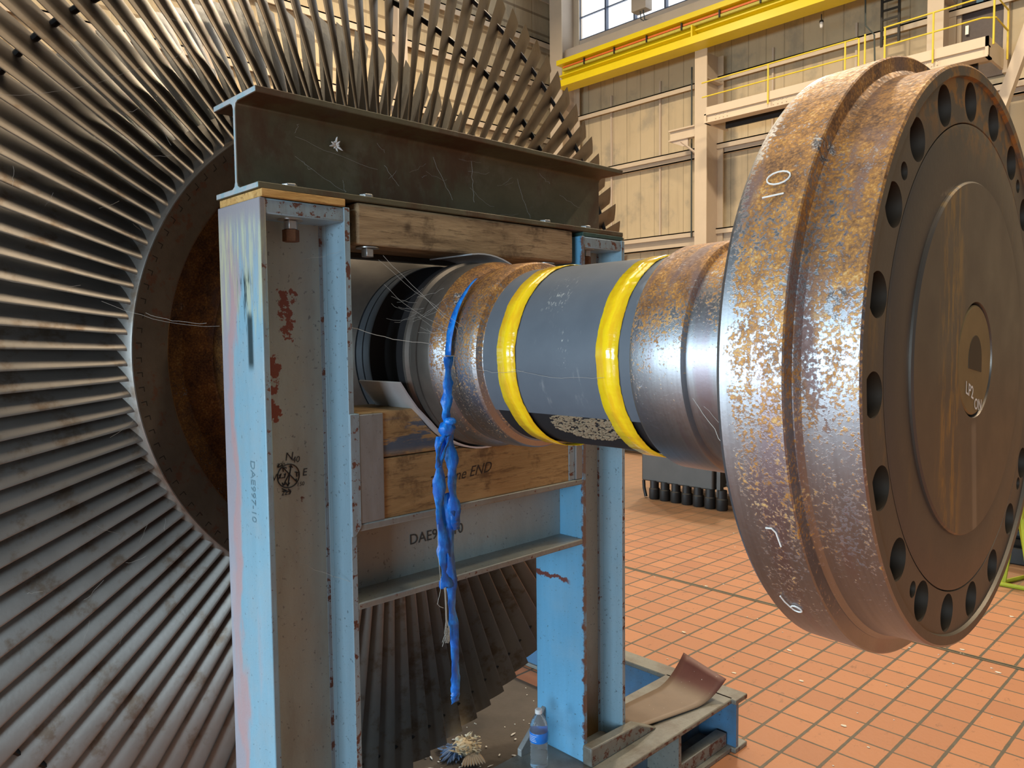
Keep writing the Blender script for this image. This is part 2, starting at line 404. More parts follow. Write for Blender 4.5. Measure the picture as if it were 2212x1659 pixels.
mt['patch'] = plain('flaking tan scale', (.30,.22,.135), .85, 0, .6, 40, 1.)

m = Mat('red clay floor tile'); x, y, z = m.sep()
T = .3235
def cell(v, off): return m.mth('DIVIDE', m.mth('SUBTRACT', v, off), T)
jog = m.mth('MULTIPLY', m.ss(y, 9.08, 9.10), .12)
cx_, cy_ = m.mth('ADD', cell(x, -3.56), jog), cell(y, 7.165)
def edge(cv):
    fr = m.mth('FRACT', cv); return m.mth('MINIMUM', fr, m.mth('SUBTRACT', 1, fr))
ex, ey = edge(cx_), edge(cy_)
wob = m.mth('MULTIPLY_ADD', m.noise(16, 3), .022, -.011)
gr = m.mth('MAXIMUM', m.ss(m.mth('ADD', ex, wob), .034, .050, 1, 0), m.ss(m.mth('ADD', ey, wob), .024, .040, 1, 0))
cmb = m.n('CombineXYZ'); m.put(cmb.inputs[0], m.mth('FLOOR', cx_)); m.put(cmb.inputs[1], m.mth('FLOOR', cy_))
wn = m.n('TexWhiteNoise'); m.t.links.new(cmb.outputs[0], wn.inputs[0])
c = m.mix(wn.outputs[0], (.44,.185,.09), (.54,.235,.11)); c = m.mix(m.mth('MULTIPLY', m.noise(9, 5, .65), .35), c, (.42,.20,.10))
c = m.mix(m.mth('MULTIPLY', m.ss(m.noise((14, 6, 6), 5, .7), .60, .70), .55), c, (.20,.10,.055))
c = m.mix(gr, c, m.mix(m.noise(12, 3), (.07,.06,.042), (.14,.12,.085)))
dirt = m.ss(m.mth('ADD', y, m.mth('MULTIPLY', m.noise(.8, 4), 3))  , 11.9, 14.2)
c = m.mix(m.mth('MULTIPLY', dirt, m.lerp(m.noise((1.2, 4, 4), 4, .65), .5, 1)), c, (.24,.15,.085))
m.set(c, .5, 0, .35); m.bump(m.mth('SUBTRACT', m.noise(30, 4), m.mth('MULTIPLY', gr, 2.)), .3, .004); mt['floor'] = m.m

def wallmat(name, axis, period, lines=False, seam=.5):
    m = Mat(name); x, y, z = m.sep(); v = {'x': x, 'y': y}[axis]
    fr = m.mth('FRACT', m.mth('DIVIDE', v, period)); ed = m.mth('MINIMUM', fr, m.mth('SUBTRACT', 1, fr))
    c = m.mix(m.noise(.5, 4), (.52,.425,.275), (.60,.50,.335))
    c = m.mix(m.mth('MULTIPLY', m.ss(m.noise((.35, .35, .30), 5, .6), .50, .68), .55), c, (.27,.25,.21))
    c = m.mix(m.mth('MULTIPLY', m.ss(m.noise((1.6, 1.6, .14), 4, .6), .5, .75), .35), c, (.34,.28,.19))
    c = m.mix(m.mth('MULTIPLY', m.ss(ed, .02, .03, 1, 0), seam), c, (.22,.18,.12))
    if lines:
        fz = m.mth('FRACT', m.mth('DIVIDE', z, lines)); c = m.mix(m.mth('MULTIPLY', m.ss(fz, .12, .15, 1, 0), .7), c, (.20,.14,.08))
    m.set(c, .6, 0, .3); m.bump(m.ss(ed, .02, .06), .25, .05); return m.m
mt['wall'] = wallmat('beige wall cladding', 'x', 1.66)
mt['wall_l'] = wallmat('beige end wall cladding', 'y', 2.6, 1.9, .12)
mt['beige'] = plain('beige steel paint', (.60,.50,.375), .55, 0, .10, .6)
mt['beige2'] = plain('pinkish beige steel paint', (.56,.47,.38), .55, 0, .12, .6)
mt['yellow'] = plain('crane yellow paint', (.80,.63,.006), .4, 0, .08, .8)
mt['rail'] = plain('rail yellow paint', (.72,.55,.04), .45, 0, .15, 2)
mt['orange'] = plain('orange conductor', (.70,.16,.03), .5)
mt['olive'] = plain('greenish conductor bar', (.50,.46,.06), .5)
mt['doorm'] = plain('brown door paint', (.11,.085,.08), .5)
mt['soot'] = plain('black steel', (.022,.021,.02), .5, .2, .4)
mt['machine'] = plain('grey brown machine', (.085,.078,.068), .5, .2, .2, 3)
mt['jackm'] = plain('yellow green jack paint', (.42,.46,.03), .45)
mt['white'] = plain('off white plastic', (.72,.73,.74), .4)
mt['cable'] = plain('dark cable', (.06,.08,.08), .6)
m = Mat('bright sky behind glass'); m.set((.02,.02,.02), .1); m.put(m.b.inputs['Emission Color'], (.93,.97,1.)); m.put(m.b.inputs['Emission Strength'], 2.2); mt['pane'] = m.m
m = Mat('clear bottle plastic'); m.set((.96,.98,1.), .06, 0, Transmission_Weight=.92, IOR=1.2); m.bump(m.noise((4, 4, 30), 2), .3, .006); mt['pet'] = m.m
mt['label'] = plain('blue bottle label', (.015,.20,.72), .3, 0, .15, 8)
mt['feather_w'] = plain('white feather', (.74,.74,.72), .8)
mt['feather_c'] = plain('cream feather', (.62,.53,.37), .85, 0, .25, 20)
mt['feather_b'] = plain('blue grey feather', (.12,.20,.36), .7, 0, .5, 24)
mt['feather_d'] = plain('dark feather', (.03,.028,.03), .8)
mt['chips'] = plain('pale paint flakes', (.72,.68,.58), .7)

# ------------------------------------------------------------------ the hall
WY, WX = 36*K, -33.2*K
b = MB().box((-62, -60, -3.7), (45, 64, -3.45)); struct('floor', b, mt['floor'], smooth=0)
b = MB().box((WX-.5, WY, -3.45), (45, WY+.5, 52)); struct('wall_right', b, mt['wall'], smooth=0)
b = MB().box((WX-.5, -60, -3.45), (WX, WY, 52)); struct('wall_back', b, mt['wall_l'], smooth=0)
b = MB().prism([(9.06, -60), (9.06, 45), (9.12, 45), (9.12, -60)], 'z', -3.45, -3.446)
b = MB().box((-58, 9.06, -3.45), (45, 9.075, -3.440)).box((-58, 9.105, -3.45), (45, 9.12, -3.440)); b.m = 1; b.box((-58, 9.075, -3.45), (45, 9.105, -3.444))
struct('trim_1', b, [plain('brass joint edge', (.20,.16,.09), .5, .4), mt['soot']], smooth=0)
tn = [1]
def trim(mb, mat='beige'):
    tn[0] += 1; return struct('trim_%d' % tn[0], mb, mt[mat] if isinstance(mat, str) else mat, smooth=0)
def kb(a, c): return tuple(v*K for v in a), tuple(v*K for v in c)
# girts along the wall
for z0, z1, dp in ((13.02, 13.22, .5), (9.35, 9.86, .55), (4.78, 5.55, .6)):
    b = MB().box(*kb((-33.2, 36-dp, z1-.06), (26, 36, z1)))
    b.box(*kb((-33.2, 36-dp, z1-.28), (26, 36-dp+.05, z1)))
    if dp > .5:
        b.box(*kb((-33.2, 36-dp*.55, z0), (26, 36-dp*.55+.05, z1-.1))).box(*kb((-33.2, 36-dp*.55, z0), (26, 36, z0+.06)))
    trim(b)
# vertical rods on the cladding
for xx in (-28.6, -25.2, -18.6, -14.6):
    trim(MB().box(*kb((xx, 35.88, 5.5), (xx+.09, 36, 14))), 'beige2')
# sill channel above the girder, jambs and window
trim(MB().box(*kb((-31, 34.6, 15.72), (26, 35.4, 16.25))).box(*kb((-31, 34.6, 16.6), (26, 34.75, 16.9))).box(*kb((-31, 34.6, 16.25), (26, 34.68, 16.6))), 'beige2')
trim(MB().box(*kb((-31.2, 35.6, 17.2), (26, 36, 17.62))), 'beige2')
b = MB().box(*kb((-30.95, 35.7, 17.62), (-30.65, 36, 30)))
trim(b, 'beige2')
wf = MB()
for i in range(10):
    xx = -30.75+i*2.05
    wf.box(*kb((xx-.05, 35.55, 17.62), (xx+.06, 35.8, 30)))
for zz in (17.66, 18.95, 20.3, 21.6): wf.box(*kb((-30.7, 35.62, zz-.025), (-10, 35.75, zz+.03)))
win = struct('window_1', wf, plain('blue grey glazing bar', (.10,.13,.20), .5), smooth=0)
pn = build('window_pane', MB().box(*kb((-30.7, 35.82, 17.62), (-10, 35.86, 30))), mt['pane'], win, smooth=0)
# end-wall girts and the corner column
for zz in (15.4, 17.9, 20.6, 12.2, 9.2, 6.0):
    trim(MB().box((WX, -60, zz*K), (WX+.7, WY, zz*K+.12)).box((WX+.6, -60, zz*K-.5), (WX+.7, WY, zz*K+.12)))
for yy in (6, 14, 24): trim(MB().box((WX, yy*K-.5, -3.45), (WX+1.2, yy*K+.5, 52)), 'beige2')

def column(x0, x1, top, label, stub=None):
    t = thing('steel_column', ((x0+x1)/2*K, 35*K, -3.45), label, 'column', 'beige steel columns along the wall')
    f0, f1, w = 34.0, 35.6, .07
    build('flange', MB().box((x0*K, f0*K, -3.45), (x1*K, (f0+w)*K, top*K)), mt['beige'], t, smooth=0)
    build('flange', MB().box((x0*K, (f1-w)*K, -3.45), (x1*K, f1*K, top*K)), mt['beige'], t, smooth=0)
    xm = (x0+x1)/2
    build('web', MB().box(((xm-.04)*K, (f0+w)*K, -3.45), ((xm+.04)*K, (f1-w)*K, top*K)), mt['beige2'], t, smooth=0)
    if stub:
        build('stiffener', MB().box((xm*K, (f0+w)*K, stub*K), (x1*K, (f1-w)*K, (stub+.07)*K)), mt['beige2'], t, smooth=0)
    return t
column(-21.74, -21.05, 14.2, 'beige steel column under the yellow girder, left of the catwalk', 12.75)
column(-11.0, -10.4, 14.2, 'beige steel column rising behind the catwalk beside the brown door', 13.4)
column(-31.62, -30.68, 30, 'beige steel corner column rising behind the left end of the yellow girder')

# crane runway girder
t = thing('crane_girder', (-8*K, 33.4*K, 14.2*K), 'long yellow crane runway girder along the wall below the window', 'crane girder')
G0, G1 = -30.2, 26
prof = [(15.70, 33.0), (15.44, 33.0), (15.44, 33.5), (14.98, 33.5), (14.92, 33.22), (14.86, 33.22), (14.82, 33.5), (14.56, 33.42), (14.56, 33.0), (14.2, 33.0), (14.2, 34.0), (15.70, 34.0)]
b = MB()
pl = [(p[0]*K, p[1]*K) for p in prof]
n_ = len(pl); vs = [(G0*K, q[1], q[0]) for q in pl]+[(G1*K, q[1], q[0]) for q in pl]
b.add(vs, [(i, (i+1) % n_, n_+(i+1) % n_, n_+i) for i in range(n_)]+[tuple(range(n_)), tuple(range(n_, 2*n_))])
build('girder_body', b, mt['yellow'], t, smooth=0)
build('stiffener', MB().box(*kb((-21.35, 33.02, 14.22), (-21.27, 33.5, 15.1))), mt['yellow'], t, smooth=0)
build('stiffener', MB().box(*kb((-12.0, 33.02, 14.22), (-11.92, 33.5, 15.1))), mt['yellow'], t, smooth=0)
build('conductor_rail', MB().box(*kb((G0+.3, 33.22, 15.27), (G1, 33.34, 15.36))), mt['orange'], t, smooth=0)
build('conductor_rail', MB().box(*kb((G0+.3, 33.18, 15.10), (G1, 33.34, 15.22))), mt['olive'], t, smooth=0)
for i in range(14):
    xx = -28.3+i*2.1
    build('conductor_hanger', MB().box(*kb((xx, 33.12, 15.08), (xx+.07, 33.2, 15.42))), mt['soot'], t, smooth=0)

# catwalk
t = thing('catwalk', (-14*K, 33*K, 9.95*K), 'beige riveted steel catwalk with yellow handrails high on the wall', 'catwalk')
D0, D1 = -19.95, -8.3
b = MB().box(*kb((D0+.1, 32.0, 10.36), (D1, 32.08, 10.66))).box(*kb((D0, 32.0, 10.30), (D1, 32.3, 10.36)))
b.box(*kb((D0, 32.1, 9.98), (D1, 32.18, 10.36))).box(*kb((D0, 31.95, 9.93), (D1, 32.5, 9.99)))
b.box(*kb((D1-.1, 32.0, 9.93), (D1, 34, 10.66)))
b.box(*kb((D0, 32.0, 9.93), (D0+.1, 34, 10.40)))
build('edge_beam', b, mt['beige'], t, smooth=0)
build('deck', MB().box(*kb((D0+.1, 32.2, 10.30), (D1-.1, 34, 10.38))), mt['beige2'], t, smooth=0)
build('cross_beam', MB().box(*kb((D0+.3, 33.4, 9.9), (D1-.7, 33.5, 10.3))), mt['soot'], t, smooth=0)
rv = None
for x0 in (-19.4, -16.55, -12.4, -10.6):
    for i in range(4):
        for j in range(2):
            pv = ((x0+.2*i)*K, 32.09*K, (10.08+.16*j)*K)
            if rv is None: rv = build('rivet', MB().ico(pv, (.055, .04, .055), 1), mt['beige2'], t, smooth=60); p0 = pv
            else:
                q = rv.copy(); C.objects.link(q); q.parent = t; q.location = (Vector(pv)-Vector(p0))*U
def rail(px, py, pz): return (px*K, py*K, pz*K)
R0 = .032*K
for (xx, z0, z1) in ((-16.74, 10.12, 11.84), (-13.40, 10.6, 11.84), (-12.86, 10.7, 11.84), (-12.62, 10.7, 11.92), (-11.86, 10.6, 11.95), (-10.12, 10.15, 12.02), (-8.13, 10.3, 12.05)):
    build('rail_post', MB().tube([rail(xx, 31.96, z0), rail(xx, 31.96, z1)], R0*1.15, 8), mt['rail'], t)
for pts in ([(-20.06, 31.96, 11.80), (-13.4, 31.96, 11.84), (-12.9, 31.96, 11.84)], [(-20.04, 31.96, 11.14), (-12.9, 31.96, 11.17)],
            [(-11.9, 31.96, 11.96), (-8.13, 31.96, 12.05), (-8.13, 33.8, 12.0)], [(-11.86, 31.96, 11.25), (-8.5, 31.96, 11.32), (-8.13, 32.2, 11.3), (-8.13, 33.8, 11.25)]):
    build('handrail', MB().tube([rail(*p) for p in pts], R0, 8), mt['rail'], t)
build('rail_post', MB().tube([rail(-8.13, 33.8, 10.2), rail(-8.13, 33.8, 12.0)], R0*1.15, 8), mt['rail'], t)
# bracket beam left of the column
t = thing('wall_bracket', (-22.6*K, 34.4*K, 9.6*K), 'short beige bracket beam with diagonal strut sticking out left of the column', 'bracket')
build('beam', MB().box(*kb((-23.3, 34.0, 10.55), (-21.75, 34.35, 10.62))).box(*kb((-23.3, 34.0, 10.05), (-21.75, 34.35, 10.12))).box(*kb((-23.3, 34.15, 10.1), (-21.75, 34.2, 10.58))), mt['beige'], t, smooth=0)
build('gusset', MB().prism([(10.05*K, -23.25*K), (10.05*K, -22.2*K), (9.65*K, -22.2*K), (9.7*K, -22.5*K)], 'y', 34.1*K, 34.2*K), mt['beige2'], t, smooth=0)
build('strut', MB().tube([rail(-22.6, 34.1, 9.95), rail(-21.7, 34.1, 9.2)], .1, 4), mt['beige2'], t, smooth=0)
# diagonal brace right
t = tag(build('diagonal_brace', MB().add([rail(-11.77, 33.5, -1.971), rail(-11.37, 33.5, -1.971), rail(-6.9, 33.5, 12.1), rail(-7.3, 33.5, 12.1), rail(-11.77, 33.9, -1.971), rail(-11.37, 33.9, -1.971), rail(-6.9, 33.9, 12.1), rail(-7.3, 33.9, 12.1)], [(0,1,2,3),(4,5,6,7),(0,1,5,4),(1,2,6,5),(2,3,7,6),(3,0,4,7)]), mt['beige'], smooth=0), 'slanting beige brace against the wall at the far right below the catwalk end', 'brace')
# door, ladder, lamp, box, conduits
d = struct('door_1', MB().box(*kb((-10.25, 35.85, 10.3), (-8.75, 36, 14.4))), mt['doorm'], smooth=0)
build('door_frame', MB().box(*kb((-10.42, 35.7, 10.3), (-10.25, 36, 14.4))).box(*kb((-8.75, 35.7, 10.3), (-8.58, 36, 14.4))), mt['beige'], d, smooth=0)
build('door_handle', MB().box(*kb((-10.1, 35.7, 12.15), (-9.98, 35.85, 12.5))), mt['steel_b'], d, smooth=0)
build('door_sign', MB().box(*kb((-9.75, 35.80, 13.3), (-9.5, 35.85, 13.8))), plain('light blue notice', (.35,.55,.65), .5), d, smooth=0)
t = thing('wall_ladder', (-12.75*K, 35*K, 12.6*K), 'black steel ladder on the wall behind the catwalk rail', 'ladder')
for xx in (-13.15, -12.45): build('ladder_rail', MB().box(*kb((xx, 34.9, 12.3), (xx+.09, 35.0, 16.0))), mt['soot'], t, smooth=0)
for i in range(9): build('rung', MB().box(*kb((-13.1, 34.92, 12.6+i*.38), (-12.42, 34.98, 12.68+i*.38))), mt['soot'], t, smooth=0)
t = thing('wall_lamp', (-15.4*K, 34.9*K, 13.7*K), 'small caged wall lamp hanging beneath the yellow girder', 'lamp')
build('lamp_cap', MB().vlathe([(0, .32), (.14, .32), (.17, .18), (0, .18)], (-15.45*K, 34.3*K, 13.75*K), 12), mt['soot'], t)
build('lamp_glass', MB().vlathe([(.12, .18), (.14, 0), (.10, -.22), (0, -.28)], (-15.45*K, 34.3*K, 13.75*K), 12), mt['white'], t)
build('lamp_stem', MB().tube([rail(-15.45, 34.3, 13.9), rail(-15.45, 34.3, 14.2)], .04, 6), mt['soot'], t)
t = thing('electrical_box', (-25.8*K, 35.2*K, 17.6*K), 'beige electrical box mounted in front of the bright window', 'electrical box')
build('cabinet', MB().box(*kb((-26.35, 34.9, 17.75), (-25.4, 35.5, 19.1))), mt['beige2'], t, smooth=0)
build('cable', MB().tube([rail(-25.9, 35.1, 17.75), rail(-25.85, 35.1, 17.3), rail(-25.5, 35.0, 17.05), rail(-20, 35.0, 17.05)], .05, 6), mt['cable'], t)
build('cable', MB().tube([rail(-25.7, 35.1, 17.75), rail(-25.6, 35.1, 17.2), rail(-24.9, 34.95, 16.95), rail(-20, 34.95, 16.92)], .05, 6), mt['cable'], t)
tag(build('wall_conduit', MB().tube([rail(-22.75, 35.3, 5.2), rail(-22.75, 35.3, 14)], .07, 6), mt['cable']), 'thin dark conduit running up the wall just left of the column', 'conduit')
t_ = tag(build('hanging_cable', MB().tube([rail(-13.6, 34.4, 15), rail(-13.58, 34.4, 13.2), rail(-13.2, 34.4, 12.7), rail(-13.15, 34.4, 11.2)], .06, 6), mt['cable']), 'dark cable hanging down the wall left of the ladder', 'cable')

# machine on the floor
t = thing('machine_cabinet', (-8.9, 14.2, -3.45), 'grey brown machine cabinet on a row of dark cylinders behind the shaft', 'machine')
build('housing', MB().box((-9.86, 13.4, -3.08), (-8.12, 15.2, -1.6)), mt['machine'], t, bevel=.03)
build('side_unit', MB().box((-8.05, 13.9, -3.3), (-6.9, 15.2, -1.8)), mt['soot'], t, bevel=.02)
build('post', MB().box((-8.05, 13.42, -3.2), (-7.97, 13.55, -1.6)), mt['machine'], t)
for i in range(7):
    xx = -9.56+i*.27
    c = build('cylinder', MB().vlathe([(0, 0), (.10, 0), (.115, .03), (.115, .22), (.095, .24), (.095, .40), (0, .40)], (xx, 13.45, -3.45), 18), mt['soot'], t)
build('leg', MB().tube([(-9.84, 13.45, -3.08), (-9.83, 13.45, -3.25), (-9.78, 13.45, -3.43)], .035, 8), mt['soot'], t)
build('pipe', MB().tube([(-7.9, 13.6, -2.95), (-7.55, 13.5, -2.95), (-7.5, 13.45, -3.0), (-7.5, 13.45, -3.3), (-7.42, 13.45, -3.42), (-7.30, 13.5, -3.40)], .06, 10), mt['machine'], t)
t = thing('dark_pallet', (-13.2, 19.0, -3.45), 'dark slatted rack of bars on the floor behind the machine cabinet', 'rack')
build('frame', MB().box((-15.5, 18.6, -3.30), (-10.2, 21.5, -2.5)), mt['soot'], t)
for zz, y0 in ((-3.33, 18.4), (-3.1, 18.45)): build('bar', MB().tube([(-15.5, y0, zz), (-10.2, y0-.02, zz-.05)], .05, 8), mt['machine'], t)
build('bar', MB().tube([(-14.4, 18.4, -3.25), (-13.3, 18.4, -2.6)], .04, 8), mt['machine'], t)
for xx in (-15.2, -10.5): build('leg', MB().box((xx, 18.6, -3.45), (xx+.2, 18.9, -3.30)), mt['soot'], t)
t = thing('jack_stand', (-2.55, 12.3, -3.45), 'yellow green jack stand legs at the right edge behind the flange', 'jack stand')
for a, c in (((-2.78, 12.0, -3.43), (-2.72, 12.3, -2.5)), ((-2.45, 12.0, -3.43), (-2.62, 12.3, -2.5)), ((-2.6, 12.7, -3.43), (-2.67, 12.35, -2.5))):
    build('leg', MB().tube([a, c], .045, 6), mt['jackm'], t)
build('foot_ring', MB().tube([(-2.82, 11.95, -3.42), (-2.38, 11.95, -3.42), (-2.55, 12.75, -3.42), (-2.82, 11.95, -3.42)], .03, 6), mt['jackm'], t)
build('head', MB().tube([(-2.67, 12.3, -2.55), (-2.67, 12.3, -2.2)], .09, 10), mt['jackm'], t)
t = thing('dark_box', (-2.9, 13.9, -3.45), 'black box on skid with dark pipes beyond the jack stand', 'pump')  # black box shapes filling a dark patch at the right edge of the floor
build('slab', MB().box((-4.4, 13.2, -3.45), (-1.0, 15.2, -3.2)), mt['soot'], t, bevel=.02)
build('body', MB().box((-3.9, 13.8, -3.2), (-1.4, 15.0, -2.2)), mt['soot'], t, bevel=.06)
build('pipe', MB().tube([(-3.3, 13.3, -2.85), (-2.2, 13.2, -2.8), (-1.0, 13.2, -2.8)], .11, 10), mt['soot'], t)

# ------------------------------------------------------------------ the rotor
rotor = thing('turbine_rotor', (-3.67, AY, AZ-3.3), 'huge dark turbine rotor with radiating blades, rusty shaft and round coupling flange', 'turbine rotor')
def rp(name, prof, mat, seg=128, label=None, closed=False, sm=28):
    o = build(name, MB().lathe(prof, seg, closed=closed), mt[mat], rotor, smooth=sm)
    if label: o['label'] = label
    return o
# coupling flange with bolt holes cut through
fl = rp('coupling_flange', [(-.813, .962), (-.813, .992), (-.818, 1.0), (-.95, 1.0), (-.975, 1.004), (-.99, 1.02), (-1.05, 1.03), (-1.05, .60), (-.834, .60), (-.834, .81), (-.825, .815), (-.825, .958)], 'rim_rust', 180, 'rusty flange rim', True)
fl.data.materials.append(mt['face'])
for p in fl.data.polygons:
    if p.normal.x > .9 or math.hypot(p.center.y, p.center.z-3.3*U) < .975*U: p.material_index = 1
cut = MB()
def cutter(ang, rad, r, n=40):
    cy, cz = AY+rad*math.cos(math.radians(ang)), AZ+rad*math.sin(math.radians(ang))
    cut.prism([(cy+r*math.cos(2*PI*i/n), cz+r*math.sin(2*PI*i/n)) for i in range(n)], 'x', -1.2, -.5)
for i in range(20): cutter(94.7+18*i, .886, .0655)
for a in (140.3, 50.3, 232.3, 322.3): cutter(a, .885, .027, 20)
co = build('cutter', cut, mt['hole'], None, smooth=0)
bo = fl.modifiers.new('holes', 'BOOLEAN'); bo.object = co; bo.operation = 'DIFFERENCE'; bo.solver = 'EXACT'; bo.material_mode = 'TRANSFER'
dg = bpy.context.evaluated_depsgraph_get(); nm = bpy.data.meshes.new_from_object(fl.evaluated_get(dg), depsgraph=dg)
fl.modifiers.clear(); fl.data = nm; nm.set_sharp_from_angle(angle=math.radians(28))
bpy.data.objects.remove(co)
rp('hole_backing', [(-1.045, .62), (-1.045, .98)], 'black', 96)  # black sheet standing in for the darkness deep in the holes
rp('end_face', [(-.842, .615), (-.824, .617), (-.822, .64), (-.822, .80), (-.826, .81)], 'face', 128)
rp('cover_plate', [(-.850, .621), (-.817, .619), (-.811, .613), (-.810, .205), (-.822, .200), (-.84, .200)], 'cover', 128, 'stained round cover plate')
pg = rp('centre_plug', [(-.84, .194), (-.816, .194), (-.812, .188), (-.812, .0)], 'plug', 64, 'ochre plug')
dsh = [(AY+.076*math.cos(a), -.095+.088*math.sin(a)) for a in [PI*i/16 for i in range(17)]]+[(AY-.076, -.120), (AY+.076, -.140)]
build('socket', MB().prism(dsh, 'x', -.8128, -.8108), plain('dark socket', (.04,.028,.014), .6), pg, smooth=0)
text('lettering', 'LP2', .062, (-.8105, 2.962, -.205), (0, 1, -.30), (0, 0, 1), mt['chalk'], pg, bold=.012)
text('lettering', 'ON', .056, (-.8105, 3.065, -.268), (0, 1, -.12), (0, 0, 1), mt['chalk'], pg, bold=.012)
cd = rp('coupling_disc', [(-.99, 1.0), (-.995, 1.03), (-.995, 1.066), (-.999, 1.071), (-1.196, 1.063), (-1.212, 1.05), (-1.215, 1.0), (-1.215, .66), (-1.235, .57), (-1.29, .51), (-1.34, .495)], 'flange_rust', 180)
def rimtext(s, ang, x, size):
    a = math.radians(ang); n = Vector((0, math.cos(a), math.sin(a))); p = Vector((x, AY, AZ))+n*1.0725
    tdir = Vector((0, -math.sin(a), math.cos(a)))
    return p, n, tdir
def stroke(name, pts, r, mat, parent): return build(name, MB().tube(pts, r, 5), mt[mat], parent)
def rimpt(u_, v_, ang, x0):     # u along X, v around the rim (downwards positive)
    a = math.radians(ang)+v_; return (x0+u_, AY+1.0705*math.cos(a), AZ+1.0705*math.sin(a))
for glyph, ang, x0 in (('10', 149.4, -1.125), ('7', 208.2, -1.10), ('6', 226.6, -1.14)):
    if glyph == '10':
        ss_ = [[(.0, .050), (.065, .045)], [(.033+.036*math.cos(i*PI/7), -.012+.022*math.sin(i*PI/7)) for i in range(15)]]
    elif glyph == '7': ss_ = [[(0, -.03), (.02, -.032), (.03, -.02), (.034, .03)]]
    else: ss_ = [[(-.004, -.05), (0, -.02), (.01, .012)]+[(.028+.017*math.cos(PI-i*PI/6), .012+.018*math.sin(PI-i*PI/6)) for i in range(13)]]
    for q in ss_: stroke('chalk_mark', [rimpt(p[0], p[1], ang, x0) for p in q], .0027, 'chalk', cd)
# shaft sections
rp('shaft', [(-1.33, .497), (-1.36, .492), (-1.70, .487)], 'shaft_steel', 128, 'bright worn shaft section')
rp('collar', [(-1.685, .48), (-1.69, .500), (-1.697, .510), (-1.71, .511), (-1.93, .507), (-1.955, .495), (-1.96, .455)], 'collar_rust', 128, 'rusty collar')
jr = rp('journal', [(-1.94, .458), (-2.86, .458), (-2.885, .462)], 'dark_shaft', 128, 'dark journal under the rubber sheet')
def cyl(x, r, deg): return (x, AY+r*math.cos(math.radians(deg)), AZ+r*math.sin(math.radians(deg)))
mb = MB(); rn = random.Random(3)
for i in range(900):
    x_ = rn.uniform(-2.55, -2.10); d_ = rn.uniform(-148, -122)
    if abs((x_+2.33)/.24) + abs((d_+135)/14) > 1.25: continue
    s_ = rn.uniform(.003, .0085); p = Vector(cyl(x_, .4585, d_)); nn = Vector((0, p.y-AY, p.z-AZ)).normalized()
    mb.ico(p, (s_*1.6, s_*.6, s_*.8), 1, .35, i)
build('scale_patch', mb, mt['patch'], jr, smooth=0)['label'] = 'flaking tan scale'
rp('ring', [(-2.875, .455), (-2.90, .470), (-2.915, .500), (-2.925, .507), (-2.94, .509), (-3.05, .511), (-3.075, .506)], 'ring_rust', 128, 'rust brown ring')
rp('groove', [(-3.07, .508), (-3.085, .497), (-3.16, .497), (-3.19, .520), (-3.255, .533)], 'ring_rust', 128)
rp('seal_ring', [(-3.255, .533), (-3.262, .536), (-3.355, .536), (-3.358, .520), (-3.366, .520), (-3.369, .536), (-3.415, .536), (-3.43, .528), (-3.44, .528), (-3.455, .546), (-3.47, .549)], 'seal', 128)
rp('seal_groove', [(-3.47, .549), (-3.53, .549), (-3.535, .45), (-3.60, .43), (-3.70, .43), (-3.775, .46), (-3.80, .545)], 'dark_shaft', 128)
rp('shoulder', [(-3.80, .545), (-3.805, .549), (-3.862, .549), (-3.865, .535), (-3.872, .535), (-3.875, .549), (-3.935, .549), (-3.938, .535), (-3.947, .535), (-3.95, .550)], 'bluegrey', 128)
rp('hub', [(-3.95, .550), (-4.02, .565), (-4.14, .62), (-4.28, .74), (-4.38, .86), (-4.43, 1.0)], 'seal', 128)
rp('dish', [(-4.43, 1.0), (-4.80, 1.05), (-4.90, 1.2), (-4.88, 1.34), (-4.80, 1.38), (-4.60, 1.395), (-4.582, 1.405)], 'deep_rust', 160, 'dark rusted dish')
rp('rim', [(-4.582, 1.405), (-4.575, 1.415), (-4.512, 1.612), (-4.507, 1.620), (-4.52, 1.624), (-5.04, 1.60), (-5.06, 1.56), (-5.16, 1.56), (-5.18, 1.60), (-5.75, 1.60), (-6.3, 1.4), (-6.3, .5)], 'rim', 240)
rp('blade_platform', [(-4.512, 1.6235), (-4.522, 1.632), (-4.62, 1.665), (-5.0, 1.79), (-5.03, 1.79), (-5.03, 1.60)], 'blade', 240)
